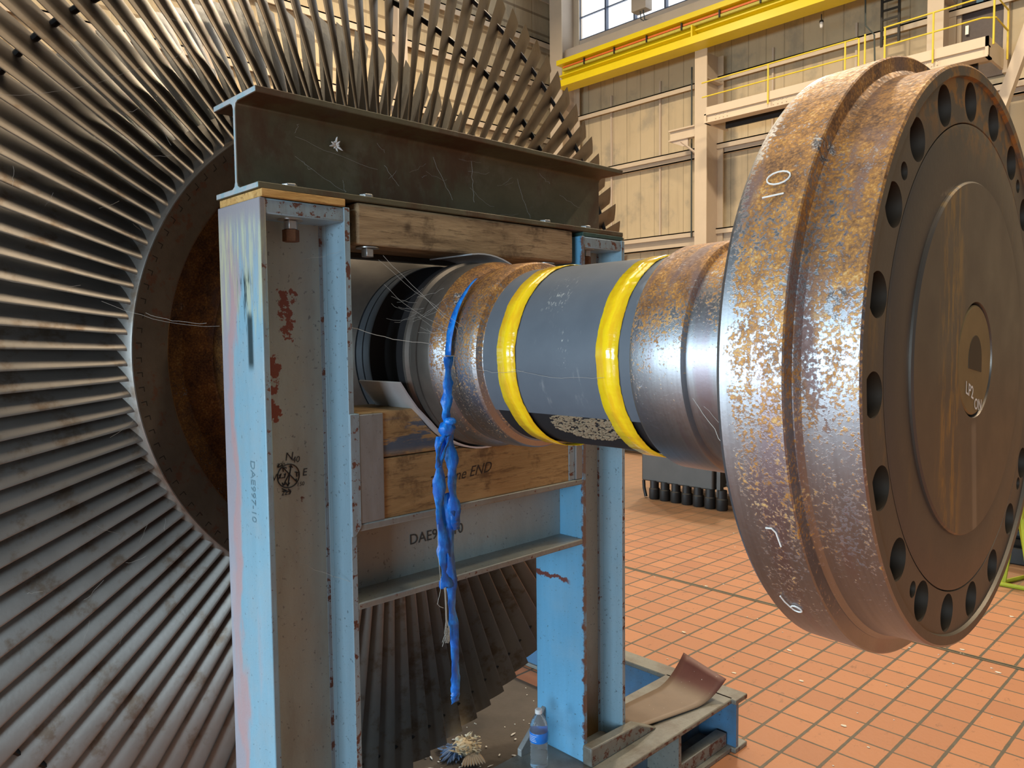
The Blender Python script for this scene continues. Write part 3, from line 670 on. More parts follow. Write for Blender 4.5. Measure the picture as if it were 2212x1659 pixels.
# blades: twisted aerofoils, axial at the root and nearly tangential at the tip
def blade_mesh(r0, r1, xle0, xle1, ch0, ch1, st0, st1, th0, th1, cam0, cam1, lean=0., ns=13):
    mb = MB(); prof_t = [0, .008, .03, .08, .15, .24, .34, .46, .60, .74, .87, .95, 1.0]
    m_ = len(prof_t); ring = 2*m_-2
    for j in range(ns):
        s_ = j/(ns-1); r = r0+(r1-r0)*s_
        ch = ch0+(ch1-ch0)*s_**.7; st = math.radians(st0+(st1-st0)*s_**.8); th = th0+(th1-th0)*s_**.7; cam = cam0+(cam1-cam0)*s_
        fil = .05*math.exp(-(r-r0)/.035); th += fil
        xle = xle0+(xle1-xle0)*s_
        pts = []
        for side in (1, -1):
            seq = prof_t if side > 0 else prof_t[-2:0:-1]
            for tq in seq:
                cm = cam*ch*4*tq*(1-tq)
                tk = th*(.20*math.sqrt(min(1, tq/.02))+1.0*tq*math.sqrt(1-tq))*(1 if tq < .96 else .8) if 0 < tq < 1 else 0
                c_, h_ = tq*ch, cm+side*tk*.5
                ax = -(c_*math.cos(st)) + h_*math.sin(st)
                tg = -(c_*math.sin(st)) - h_*math.cos(st)
                pts.append((xle+ax, tg))
        for (x_, tg) in pts:
            a = tg/r + lean*s_
            mb.v.append((x_, AY+r*math.sin(0)+r*math.cos(a), AZ+r*math.sin(a)))
    for j in range(ns-1):
        for k in range(ring):
            l = (k+1) % ring
            mb.f.append([j*ring+k, j*ring+l, (j+1)*ring+l, (j+1)*ring+k]); mb.mi.append(0)
    mb.f.append([(ns-1)*ring+k for k in range(ring)]); mb.mi.append(0)
    return mb
bm1 = blade_mesh(1.605, 3.283, -4.535, -4.752, .41, .178, 19, 66, .046, .010, .11, .02)
rnB = random.Random(5)
first = None
def rotX(p, a):
    dy, dz = p[1]-AY, p[2]-AZ
    return (p[0], AY+dy*math.cos(a)-dz*math.sin(a), AZ+dy*math.sin(a)+dz*math.cos(a))
rest = MB()
axis_m = wp((0, AY, AZ)); 
for k in range(120):
    deg = 1.2+3*k; dd = deg if deg < 180 else deg-360
    if -42 < dd < 17:
        rest.add([rotX(p, math.radians(deg)) for p in bm1.v], bm1.f); continue
    if first is None:
        mb = MB(); mb.v = [(p[0], p[1], p[2]) for p in bm1.v]; mb.f = bm1.f; mb.mi = bm1.mi
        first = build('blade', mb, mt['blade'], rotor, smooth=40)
        # move the mesh origin on to the rotor axis so that copies can simply be turned
        off = axis_m-Vector(rotor['_w'])
        first.data.transform(Matrix.Translation(-off)); first.location = off
        first.rotation_euler = (math.radians(deg), 0, 0)
    else:
        o = first.copy(); C.objects.link(o); o.parent = rotor; o.location = first.location
        o.rotation_euler = (math.radians(deg+rnB.uniform(-.08, .08)), 0, 0)
bm2 = blade_mesh(1.58, 2.52, -5.17, -5.22, .34, .30, 36, 54, .05, .012, .12, .03, ns=8)
n2 = 96; sec = MB()
for k in range(n2): rest.add([rotX(p, 2*PI*k/n2) for p in bm2.v], bm2.f)
bm3 = blade_mesh(1.58, 2.25, -5.75, -5.8, .3, .26, 20, 46, .05, .012, .12, .03, ns=6)
for k in range(n2): rest.add([rotX(p, 2*PI*(k+.4)/n2) for p in bm3.v], bm3.f)
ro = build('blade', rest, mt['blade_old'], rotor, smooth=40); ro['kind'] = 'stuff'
rp('lacing_wire', [(-4.775+.022*math.cos(a), 2.61+.022*math.sin(a)) for a in [2*PI*i/8 for i in range(9)]], 'soot', 240, sm=80)
rp('lacing_wire', [(-4.785+.018*math.cos(a), 3.055+.018*math.sin(a)) for a in [2*PI*i/8 for i in range(9)]], 'soot', 240, sm=80)

# ------------------------------------------------------------------ wrap on the shaft
tag(build('rubber_sheet', MB().lathe([(-2.91, .460), (-2.912, .468), (-2.0, .470), (-1.962, .470), (-1.962, .460)], 96, 36, 215.5, closed=True), mt['mat'], smooth=30),
    'slate grey rubber sheet wrapped around the shaft between two yellow tapes', 'rubber sheet')
def tape(x0, x1, lab, sd):
    rn = random.Random(sd); mb = MB(); n = 220; A, B = [], []
    for i in range(n):
        d = -90+360*i/n
        w = .003*math.sin(d*.05+sd)+.002*math.sin(d*.21)+rn.uniform(-.0012, .0012); rr = .4735+.001*math.sin(d*.4)+rn.uniform(0, .0012)
        A.append(cyl(x0+w, rr, d)); B.append(cyl(x1+w*.6+rn.uniform(-.001, .001), rr+rn.uniform(0, .0015), d))
    A.append(A[0]); B.append(B[0])
    M_ = [tuple((Vector(a)+Vector(c))/2+Vector((rn.uniform(-.004, .004), 0, 0))) for a, c in zip(A, B)]; M_[-1] = M_[0]
    mb.strip(A, B)
    o = build('yellow_tape', mb, mt['tape'], smooth=70)
    so = o.modifiers.new('t', 'SOLIDIFY'); so.thickness = .0015; so.offset = -1
    return tag(o, lab, 'tape', 'yellow tape strips around the shaft')
tape(-2.785, -2.658, 'wrinkled yellow tape strip round the shaft nearer the rusty ring and blue strap', 1)
tape(-2.150, -2.030, 'wrinkled yellow tape strip round the shaft nearer the coupling flange', 2)

# blue strap
t = thing('blue_strap', (-3.1, 2.5, -1.93), 'tattered blue plastic strap tied round the shaft and hanging down', 'strap')
def ribbon(name, ctr, wid, wdir, mat='sling', jit=.003, seed=0, th=.0016, fold=.006):
    rn = random.Random(seed); L, R, Mi = [], [], []
    ph = seed*1.7
    for i, (p, w) in enumerate(zip(ctr, wid)):
        p = Vector(p); d = Vector(wdir[i] if isinstance(wdir[0], (tuple, list, Vector)) else wdir).normalized()
        tw = .35*math.sin(i*.45+ph) if fold > .002 else 0
        d = (d+Vector((tw, 0, 0))).normalized()
        e1, e2 = rn.uniform(-jit, jit), rn.uniform(-jit, jit)
        L.append(p-d*(w/2+e1)); R.append(p+d*(w/2+e2)); Mi.append(p+d*w*rn.uniform(-.12, .12)+Vector((fold*rn.uniform(-.5, .8), 0, 0)))
    mb = MB(); n = len(L)
    mb.add([q for r_ in zip(L, Mi, R) for q in r_], [(3*k+c, 3*k+c+1, 3*k+c+4, 3*k+c+3) for k in range(n-1) for c in (0, 1)])
    o = build(name, mb, mt[mat], t, smooth=20)
    so = o.modifiers.new('t', 'SOLIDIFY'); so.thickness = th*U; so.offset = 0
    return o
def dens(pts, n):
    out = []
    for a, c in zip(pts, pts[1:]):
        for i in range(n): out.append(Vector(a).lerp(Vector(c), i/n))
    out.append(Vector(pts[-1])); return out
lp = [Vector(cyl(-3.10+.0*d, .528, d)) for d in range(128, 182, 3)]
nn = len(lp); ribbon('loop', lp, [.018+.03*min(1, i/(nn*.6)) for i in range(nn)], [(1, 0, 0)]*nn, seed=1, fold=.0015)
h1 = dens([(-3.09, 2.535, -.09), (-3.085, 2.522, -.25), (-3.08, 2.505, -.38), (-3.08, 2.507, -.46)], 7)
ribbon('hanger', h1, [.052+.012*math.sin(i*1.3) for i in range(len(h1))], (.2, 1, 0), seed=2)
build('knot', MB().ico((-3.07, 2.50, -.462), (.035, .046, .042), 3, .10, 3).ico((-3.06, 2.515, -.425), (.03, .034, .022), 3, .1, 8), mt['sling'], t, smooth=80)
bow = dens([(-3.06, 2.49, -.47), (-3.05, 2.437, -.53), (-3.05, 2.420, -.60), (-3.06, 2.430, -.655), (-3.06, 2.46, -.60), (-3.06, 2.505, -.52), (-3.06, 2.515, -.48)], 5)
ribbon('bow', bow, [.034]*len(bow), (0, 1, .3), seed=4)
ta = dens([(-3.08, 2.475, -.50), (-3.08, 2.452, -.68), (-3.08, 2.450, -.85), (-3.08, 2.466, -1.0), (-3.08, 2.478, -1.18), (-3.08, 2.483, -1.30)], 8)
ribbon('tail', ta, [.062+.014*math.sin(i*.7) for i in range(len(ta))], (.1, 1, 0), seed=5)
tb = dens([(-3.075, 2.515, -.48), (-3.07, 2.530, -.62), (-3.07, 2.530, -.78), (-3.07, 2.545, -.92), (-3.07, 2.555, -1.0)], 8)
ribbon('tail', tb, [.062+.012*math.sin(i*.9+1) for i in range(len(tb))], (.1, 1, 0), seed=6)
tc_ = dens([(-3.085, 2.515, -.80), (-3.08, 2.520, -1.0), (-3.08, 2.522, -1.25), (-3.08, 2.522, -1.4), (-3.08, 2.536, -1.55), (-3.08, 2.540, -1.75), (-3.08, 2.538, -1.88), (-3.08, 2.534, -1.93)], 8)
ribbon('tail', tc_, [.056+.008*math.sin(i*.5) for i in range(len(tc_))], (.1, 1, 0), seed=7)
mb = MB(); rn = random.Random(11)
for i in range(9):
    p0 = Vector((-3.07, 2.475+rn.uniform(-.012, .012), -1.29)); y0 = rn.uniform(-.004, .004)
    mb.tube([p0, p0.lerp(Vector((-3.07, 2.475+y0, -1.38)), .9), (-3.07, 2.476+y0, -1.46), (-3.07, 2.478+rn.uniform(-.02, .02), -1.53), (-3.07, 2.470+rn.uniform(-.028, .028), -1.585+rn.uniform(-.02, .02))], .0016, 4)
for i in range(12):
    zz = -1.50-.007*i; mb.tube([(-3.066, 2.463, zz), (-3.06, 2.478, zz-.006), (-3.066, 2.494, zz)], .0016, 4)
mb.tube([(-3.07, 2.43, -.95), (-3.07, 2.428, -1.1), (-3.07, 2.44, -1.22), (-3.07, 2.44, -1.30), (-3.06, 2.41, -1.36), (-3.06, 2.43, -1.38), (-3.06, 2.45, -1.39)], .0014, 4)
build('frayed_thread', mb, mt['thread'], t)['label'] = 'grey frayed threads'

# ------------------------------------------------------------------ the stand
st = thing('rotor_stand', (-3.55, 3.07, -3.45), 'tall pale blue welded steel stand carrying the rotor shaft', 'stand')
XF, XB = -3.44, -3.90
def post(y0, y1, tf, z0, zt, mo, mi, mw, lab):
    xm = (XF+XB)/2
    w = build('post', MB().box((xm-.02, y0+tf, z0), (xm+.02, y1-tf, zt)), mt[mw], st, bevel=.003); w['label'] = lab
    build('flange', MB().box((XB, y0, z0), (XF, y0+tf, zt)), mt[mo], w, bevel=.006)
    # inner flange with its root fillet
    f = MB().box((XB, y1-tf, z0), (XF, y1, zt))
    f.prism([(xm+.02, y1-tf), (xm+.05, y1-tf), (xm+.027, y1-tf-.007), (xm+.02, y1-tf-.03)], 'z', z0, zt)
    build('flange', f, mt[mi], w, bevel=.006)
    build('cap_plate', MB().box((XB+.01, y0+tf*.6, zt-.075), (XF-.004, y1-tf*.6, zt-.002)), mt['paint_in'], w, bevel=.008)
    return w
pa = post(1.690, 2.182, .034, -3.45, .678, 'paint_out', 'paint_in', 'paint_web', 'dusty warm-lit web plate of the near post')
pb = post(4.000, 4.472, .036, -3.0, .690, 'paint_post', 'paint_in', 'paint_web2', 'dusty warm-lit web plate of the far post')
text('stencil_lettering', 'DAE997-10', .066, (-3.612, 1.6885, -.585), (0, 0, -1), (1, 0, 0), mt['faded'], pa)
# marker compass on the web
def wy(px, py): return (-3.647, 1.91+(px-623)*.00258, -.700-(py-1028)*.00255)
ring_ = [wy(623+24*math.cos(i*PI/12), 1028-24*math.sin(i*PI/12)) for i in range(25)]
stroke('marker_sketch', ring_, .0028, 'ink', pa)
for q in ([(612,1010),(640,1042)], [(629,1008),(621,1048)], [(624,1025),(612,1044)], [(612,1018),(611,1009),(619,1011)], [(616,1040),(621,1049),(625,1042)], [(609,1040),(611,1046),(617,1043)], [(625,1010),(629,1007),(632,1012)],
          [(602,1024),(607,1022),(604,1030),(612,1030)], [(613,1024),(617,1022),(614,1031)], [(637,1022),(641,1022),(641,1032)], [(643,1024),(647,1024),(645,1030)], [(636,1038),(640,1036),(640,1042)], [(599,1005),(604,1001),(601,1008),(611,1004)], [(608,1052),(616,1056),(610,1058),(622,1060)], [(622,1055),(627,1060),(624,1066)]):
    stroke('marker_sketch', [wy(*p) for p in q], .0030, 'ink', pa)
for body, px, py, sz in (('N', 616, 996, .060), ('40', 631, 1002, .045), ('E', 653, 1032, .055), ('W', 586, 1034, .050), ('150', 640, 1052, .030), ('225', 606, 1066, .036), ('270', 598, 1008, .030)):
    text('marker_lettering', body, sz, wy(px, py), (0, 1, 0), (0, 0, 1), mt['ink'], pa, shear=.15)
# stringer
sg = build('stringer', MB().box((-3.695, 2.18, -1.40), (-3.655, 4.0, -1.0)), mt['paint_str'], st, bevel=.003)
build('flange', MB().box((XB, 2.18, -1.012), (XF, 4.0, -.972)), mt['paint_edge'], sg, bevel=.008)
build('flange', MB().box((XB, 2.18, -1.432), (XF, 4.0, -1.394)), mt['paint_edge'], sg, bevel=.008)
text('stencil_lettering', 'DAE997-10', .088, (-3.652, 2.675, -1.215), (0, 1, 0), (0, 0, 1), mt['letter'], sg, bold=.004)
build('side_plate', MB().box((-3.449, 2.209, -.970), (-3.436, 2.360, -.392)), mt['grey_plate'], st, bevel=.006)
build('side_plate', MB().box((-3.52, 3.932, -.970), (-3.440, 4.0, -.55)), mt['grey_plate'], st, bevel=.006)
build('bracket_plate', MB().prism([(2.150, -.385), (2.208, -.385), (2.208, -.985), (2.172, -1.03), (2.150, -1.03)], 'x', -3.55, -3.432), mt['paint_in'], st, bevel=.004)
build('bracket_plate', MB().box((-3.56, 3.868, -.970), (-3.45, 3.930, -.55)), mt['paint_in'], st, bevel=.004)
# base beams
bb = build('base_beam', MB().box((-3.56, 1.55, -3.41), (-3.52, 5.60, -3.04)), mt['paint_blue'], st, smooth=0)
build('top_flange', MB().box((-3.86, 1.55, -3.04), (-3.20, 5.62, -3.0)), mt['paint_base'], bb, bevel=.01)
build('bottom_flange', MB().box((-3.86, 1.55, -3.45), (-3.20, 5.60, -3.41)), mt['paint_base'], bb, bevel=.008)
for yy in (4.86, 2.2, 3.5): build('stiffener', MB().box((-3.52, yy, -3.41), (-3.23, yy+.035, -3.04)), mt['paint_base'], bb)
build('lower_rail', MB().box((-3.34, 4.90, -3.41), (-3.24, 5.58, -3.30)), mt['paint_base'], bb, bevel=.008)
bx = build('cross_beam', MB().box((-6.8, 5.610, -3.41), (-3.17, 5.645, -3.04)), mt['paint_blue'], st, smooth=0)
build('top_flange', MB().box((-6.8, 5.585, -3.04), (-3.16, 5.775, -3.0)), mt['paint_base'], bx, bevel=.008)
build('bottom_flange', MB().box((-6.8, 5.585, -3.45), (-3.16, 5.775, -3.41)), mt['paint_base'], bx, bevel=.008)
build('foot_bar', MB().prism([(3.985, -2.862), (4.53, -2.885), (4.77, -3.0), (3.985, -3.0)], 'x', -3.445, -3.36), mt['paint_base'], st, bevel=.012)
build('gusset', MB().prism([(-2.70, 4.0), (-2.96, 3.76), (-3.0, 3.76), (-3.0, 4.0)][::-1] and [(4.0, -2.72), (3.74, -2.95), (3.74, -3.0), (4.0, -3.0)], 'x', -3.85, -3.81), mt['grey_plate'], st, bevel=.005)

# ------------------------------------------------------------------ clamp beam, timbers, bolts
ix0, ix1 = -3.912, -3.444; im = (ix0+ix1)/2; zb, zt = .720, 1.193; tf, tw, fr = .031, .0125, .03
sec_ = [(zb, ix0), (zb, ix1), (zb+tf, ix1), (zb+tf, im+tw+fr), (zb+tf+fr*.3, im+tw+fr*.3), (zb+tf+fr, im+tw), (zt-tf-fr, im+tw), (zt-tf-fr*.3, im+tw+fr*.3), (zt-tf, im+tw+fr), (zt-tf, ix1), (zt, ix1), (zt, ix0), (zt-tf, ix0), (zt-tf, im-tw-fr), (zt-tf-fr*.3, im-tw-fr*.3), (zt-tf-fr, im-tw), (zb+tf+fr, im-tw), (zb+tf+fr*.3, im-tw-fr*.3), (zb+tf, im-tw-fr), (zb+tf, ix0)]
ib = tag(build('steel_beam', MB().prism(sec_, 'y', 1.690, 4.462), mt['beam'], smooth=40, bevel=.005), 'dark olive steel I beam clamped across the top of the blue stand', 'steel beam')
tag(build('wood_shim', MB().box((-3.90, 1.702, .681), (-3.436, 2.156, .719)), mt['wood_shim'], bevel=.004), 'thin orange wooden shim between left post top and the I beam', 'wooden shim')
tag(build('painted_shim', MB().box((-3.90, 4.02, .691), (-3.444, 4.462, .719)), mt['shim_green'], bevel=.004), 'dark green painted shim between right post top and the I beam', 'shim')
tag(build('timber_block', MB().box((-3.88, 2.236, .500), (-3.455, 3.928, .716)), mt['wood'], bevel=.014), 'long weathered timber block bolted beneath the I beam above the shaft', 'timber')
tag(build('clamp_plate', MB().box((-3.88, 2.235, .470), (-3.80, 3.90, .499)), mt['dark_plate'], bevel=.003), 'dark narrow steel bar along the rear underside of the upper timber', 'steel plate')
RS = .565
def arcpts(a0, a1, n=24): return [(AY+RS*math.cos(math.radians(a0+(a1-a0)*i/n)), AZ+RS*math.sin(math.radians(a0+(a1-a0)*i/n))) for i in range(n+1)]
z1 = -.642; zl = -.972
al = math.degrees(math.asin((z1-AZ)/RS))
lowp = [(2.212, zl), (3.866, zl), (3.866, z1)] + arcpts(al, -180-al, 14) + [(2.212, z1)]
tag(build('saddle_timber', MB().prism(lowp, 'x', -3.88, -3.45), mt['wood_y'], smooth=0, bevel=.006), 'lower ochre timber block with handwriting under the shaft, resting on the stringer', 'timber', 'saddle timbers')
lo = bpy.context.scene.objects['saddle_timber']
text('marker_lettering', 'Turbine END', .088, (-3.4485, 2.665, -.845), (0, 1, .07), (0, 0, 1), mt['ink'], lo, shear=.35)
aL = -180-math.degrees(math.asin((z1+.006-AZ)/RS))
ztop = -.383; aT = -180-math.degrees(math.asin((ztop-AZ)/RS))
upp = [(2.212, ztop), (2.212, z1+.006)] + arcpts(aL, aT, 14)
tag(build('saddle_timber', MB().prism(upp, 'x', -3.88, -3.45), mt['wood_y'], smooth=0, bevel=.006), 'upper left ochre timber with blue paint traces and curved edge under the shaft', 'timber', 'saddle timbers')
mR = [(2*AY-p[0], p[1]) for p in upp]
mR[0] = (3.862, ztop); mR[1] = (3.862, z1+.006)
tag(build('saddle_timber', MB().prism(mR, 'x', -3.88, -3.47), mt['wood_y'], smooth=0, bevel=.006), 'upper right ochre timber mostly hidden behind the shaft ring', 'timber', 'saddle timbers')
# aluminium saddle sheet: tangent flat then curved under the shaft
def sheet(pts, x0, x1, th, name, lab):
    L = [(x1, p[0], p[1]) for p in pts]; R = [(x0, p[0], p[1]) for p in pts]
    mb = MB(); n = len(pts)
    inn = []
    for i, p in enumerate(pts):
        d = Vector((pts[min(i+1, n-1)][0]-pts[max(i-1, 0)][0], pts[min(i+1, n-1)][1]-pts[max(i-1, 0)][1])).normalized()
        inn.append((p[0]-d.y*th, p[1]+d.x*th))
    poly = pts+inn[::-1]
    vs = [(x0, p[0], p[1]) for p in poly]+[(x1, p[0], p[1]) for p in poly]; m_ = len(poly)
    fs = [(i, (i+1) % m_, m_+(i+1) % m_, m_+i) for i in range(m_)]
    for o_ in (0, m_):
        fs += [(o_+i, o_+i+1, o_+m_-2-i, o_+m_-1-i) for i in range(n-1)]
    mb.add(vs, fs)
    return tag(build(name, mb, mt['alu'], smooth=40), lab, 'metal sheet')
rs2 = .560
pts = [(2.445, -.235), (2.495, -.305), (2.56, -.385)] + [(AY+rs2*math.cos(math.radians(a)), AZ+rs2*math.sin(math.radians(a))) for a in range(-138, -40, 5)]
sheet(pts, -3.80, -3.40, .010, 'saddle_sheet', 'bent silver sheet cradling the underside of the shaft on the timbers')
r3 = .566
pts = [(AY+r3*math.cos(math.radians(a))+0, AZ+.024+r3*math.sin(math.radians(a))) for a in range(99, 30, -5)]
sheet(pts, -3.84, -3.40, .008, 'cover_sheet', 'bent silver sheet lying on top of the shaft beneath the upper timber')
# bolts
def bolt(y, x, ztop, znut, lab, rust=True, big=1.0):
    t = thing('hex_bolt', (x, y, znut-.06), lab, 'bolt', 'hex bolts holding the I beam')
    build('head', MB().hexp((x, y), .040*big, ztop, ztop+.026, .3), mt['steel_b'], t, bevel=.004)
    build('shank', MB().vlathe([(.019, 0), (.019, ztop-znut+.03)], (x, y, znut-.03), 12), mt['steel_b'], t)
    build('washer', MB().vlathe([(.019, 0), (.062, 0), (.062, .006), (.019, .006)], (x, y, znut), 24), mt['steel_b'], t)
    build('nut', MB().hexp((x, y), .036, znut-.045, znut-.003, .4), mt['steel_b'], t, bevel=.003)
    if rust: build('lock_nut', MB().hexp((x, y), .042, znut-.105, znut-.046, .1), mt['rust_nut'], t, bevel=.003)
bolt(1.905, -3.545, .751, .598, 'hex bolt at the I beam left end with rusty nut inside the left post')
bolt(2.345, -3.53, .751, .490, 'hex bolt through the left end of the upper timber, right of the left post', False)
bolt(3.735, -3.53, .751, .490, 'hex bolt through the right end of the upper timber', False)
bolt(4.145, -3.53, .751, .610, 'hex bolt at the right end of the I beam above the right post')

# ------------------------------------------------------------------ things around the base
t = thing('water_bottle', (-3.64, 3.748, -3.0), 'clear plastic water bottle with blue label and white cap beside the right post', 'bottle')
bc = (-3.64, 3.748, -2.999)
pr_ = [(0, .004), (.050, 0), (.062, .012)]
for i in range(8): pr_ += [(.062, .022+i*.021), (.058, .032+i*.021)]
pr_ += [(.063, .195), (.064, .26), (.063, .285), (.058, .315), (.045, .345), (.030, .370), (.023, .382), (.023, .402)]
build('body', MB().vlathe(pr_, bc, 40), mt['pet'], t, smooth=60)
build('label', MB().vlathe([(.0645, .190), (.0655, .192), (.0655, .258), (.0645, .260)], bc, 40), mt['label'], t)
lb = MB()
for zz, a0, a1 in ((.240, 225, 300), (.228, 230, 290), (.216, 230, 295), (.204, 228, 300)):
    for i in range(8):
        a = [math.radians(a0+(a1-a0)*(i+q)/8) for q in (0, .8)]
        lb.add([(bc[0]+.0662*math.cos(v), bc[1]+.0662*math.sin(v), bc[2]+zz+d) for v in a for d in (0, .004)], [(0, 1, 3, 2)])
build('label_stripes', lb, mt['white'], t, smooth=0)
build('cap', MB().vlathe([(0, .412), (.022, .412), (.026, .408), (.026, .384), (.022, .382), (0, .382)], bc, 28), mt['white'], t)
# bent sheet on the base
def lerp(a, c, q): return tuple(a[i]+(c[i]-a[i])*q for i in range(3))
A0, A1 = (-3.78, 4.62, -2.992), (-3.45, 4.58, -2.978); B0, B1 = (-3.74, 5.30, -2.988), (-3.31, 5.24, -2.985); C0, C1 = (-3.74, 5.70, -2.795), (-3.26, 5.60, -2.85)
rows = [(lerp(A0, B0, q/6), lerp(A1, B1, q/6)) for q in range(7)]
for q in range(1, 9):
    s_ = q/8; e = s_*s_
    rows.append((lerp(B0, (C0[0], C0[1], B0[2]), s_)[:2]+(B0[2]+(C0[2]-B0[2])*e,), lerp(B1, (C1[0], C1[1], B1[2]), s_)[:2]+(B1[2]+(C1[2]-B1[2])*e,)))
mb = MB()
mb.add([lerp(r[0], r[1], i/6) for r in rows for i in range(7)], [(k*7+i, k*7+i+1, k*7+i+8, k*7+i+7) for k in range(len(rows)-1) for i in range(6)])
o = build('curled_sheet', mb, mt['oxide'], smooth=60); so = o.modifiers.new('t', 'SOLIDIFY'); so.thickness = .002; so.offset = 1
tag(o, 'rusty metal sheet with curled red end lying on the stand base', 'metal sheet')
tag(build('dirty_board', MB().box((-7.6, 1.4, -3.448), (-3.90, 5.28, -3.425)), mt['dirty'], bevel=.004), 'dirty brown board on the floor under the rotor blades', 'board')

# dead bird
def feather(mb, base, d, up, L, w, bend=.1):
    d = Vector(d).normalized(); up = Vector(up).normalized(); sd = d.cross(up).normalized(); b0 = Vector(base)
    L_, R_, M_ = [], [], []
    for i in range(7):
        s_ = i/6; ww = w*math.sin(PI*min(1, .12+s_*.88))**.7*(1 if s_ < .98 else .2)
        c_ = b0+d*L*s_+up*(bend*L*s_*(1-s_)*2)
        L_.append(c_-sd*ww/2); R_.append(c_+sd*ww/2); M_.append(c_+up*w*.18)
    mb.strip(L_, M_).strip(M_, R_)
ZB = -3.425
t = thing('dead_bird', (-4.78, 4.05, ZB), 'dead pigeon with spread blue grey wing and cream feathers under the blades', 'bird')
rgt = Vector((.695, .719, 0)); nea = Vector((.719, -.695, 0)); bc0 = Vector((-4.74, 3.985, ZB))
def bp(a, c, h=0): return bc0+rgt*a*1.2+nea*c*1.2+Vector((0, 0, h))
mb = MB(); rn = random.Random(21)
bm_ = MB().ico(bp(.02, .02, .045), (.085, .085, .05), 3, .06, 4).ico(bp(.0, -.06, .04), (.055, .055, .038), 3, .08, 5).ico(bp(-.045, -.13, .03), (.03, .03, .026), 2, .05, 6)
for i in range(110):
    a = rn.uniform(-.06, .10); c_ = rn.uniform(-.12, .10)
    feather(bm_, bp(a, c_, .045+rn.uniform(0, .035)), rgt*rn.uniform(-.6, 1)+nea*rn.uniform(-.3, 1)+Vector((0, 0, rn.uniform(-.25, .5))), (0, 0, 1), rn.uniform(.04, .075), .02)
body = build('body', bm_, mt['feather_c'], t, smooth=70)
mb = MB()
for i in range(16):
    s_ = i/15; ang = -2.5+1.1*s_
    feather(mb, bp(-.03, -.01, .03+.012*(i % 3)), rgt*math.cos(ang)*1.-nea*math.sin(ang)*.6+Vector((0, 0, -.08)), (0, 0, 1), .15+.07*math.sin(s_*PI), .036)
for i in range(20): feather(mb, bp(rn.uniform(-.16, -.03), rn.uniform(-.08, .05), .03), -rgt+nea*rn.uniform(-.7, .7)+Vector((0, 0, .1)), (0, 0, 1), rn.uniform(.04, .09), .026)
build('wing', mb, mt['feather_b'], t, smooth=70)['label'] = 'blue grey wing'
mb = MB()
for i in range(9): feather(mb, bp(.03+.008*i, .08, .03+.003*i), nea+rgt*(-.22+.09*i)+Vector((0, 0, -.06)), (0, 0, 1), .17, .032, .05)
build('tail', mb, plain('buff tail feather', (.40,.31,.22), .8), t, smooth=70)
mb = MB()
for i in range(7): feather(mb, bp(-.03+.01*i, .07, .015), nea*.6-rgt*(.8-.1*i), (0, 0, 1), .10, .022)
build('dark_plumes', mb, mt['feather_d'], t, smooth=70)
# loose feathers and litter
mb = MB(); rn = random.Random(8)
for i in range(34):
    p = bp(rn.uniform(-.30, .45), rn.uniform(-.32, .22), .008); feather(mb, p, rgt*rn.uniform(-1, 1)+nea*rn.uniform(-1, 1), (0, 0, 1), rn.uniform(.02, .065), rn.uniform(.008, .022))
tag(build('loose_feathers', mb, mt['feather_w'], smooth=70), 'small white feathers scattered around the dead bird', 'feathers', None, 'stuff')
mb = MB()
for i in range(150):
    x_, y_ = rn.uniform(-7, 0), rn.uniform(5.9, 12.6); s_ = rn.choice([.008, .010, .014, .03])
    mb.ico((x_, y_, -3.446), (s_, s_*.7, .004), 1, .3, i)
for i in range(40):
    mb.ico((rn.uniform(-5.6, -4.0), rn.uniform(3.7, 5.2), -3.421), (.008, .006, .003), 1, .3, i)
tag(build('floor_litter', mb, mt['chips'], smooth=0), 'pale paint flakes and crumbs littering the tiled floor', 'litter', None, 'stuff')
mb = MB()
for i in range(26): feather(mb, Vector((-3.652, 2.235, 1.04))+Vector((.002*(i % 5), 0, 0)), Vector((.25, math.cos(i*.7), math.sin(i*.7)+.1)), (1, 0, 0), .022+.012*(i % 3), .012)
tag(build('feather_tuft', mb, mt['feather_w'], smooth=70), 'white feather tuft stuck in cobweb on the I beam web', 'feather')

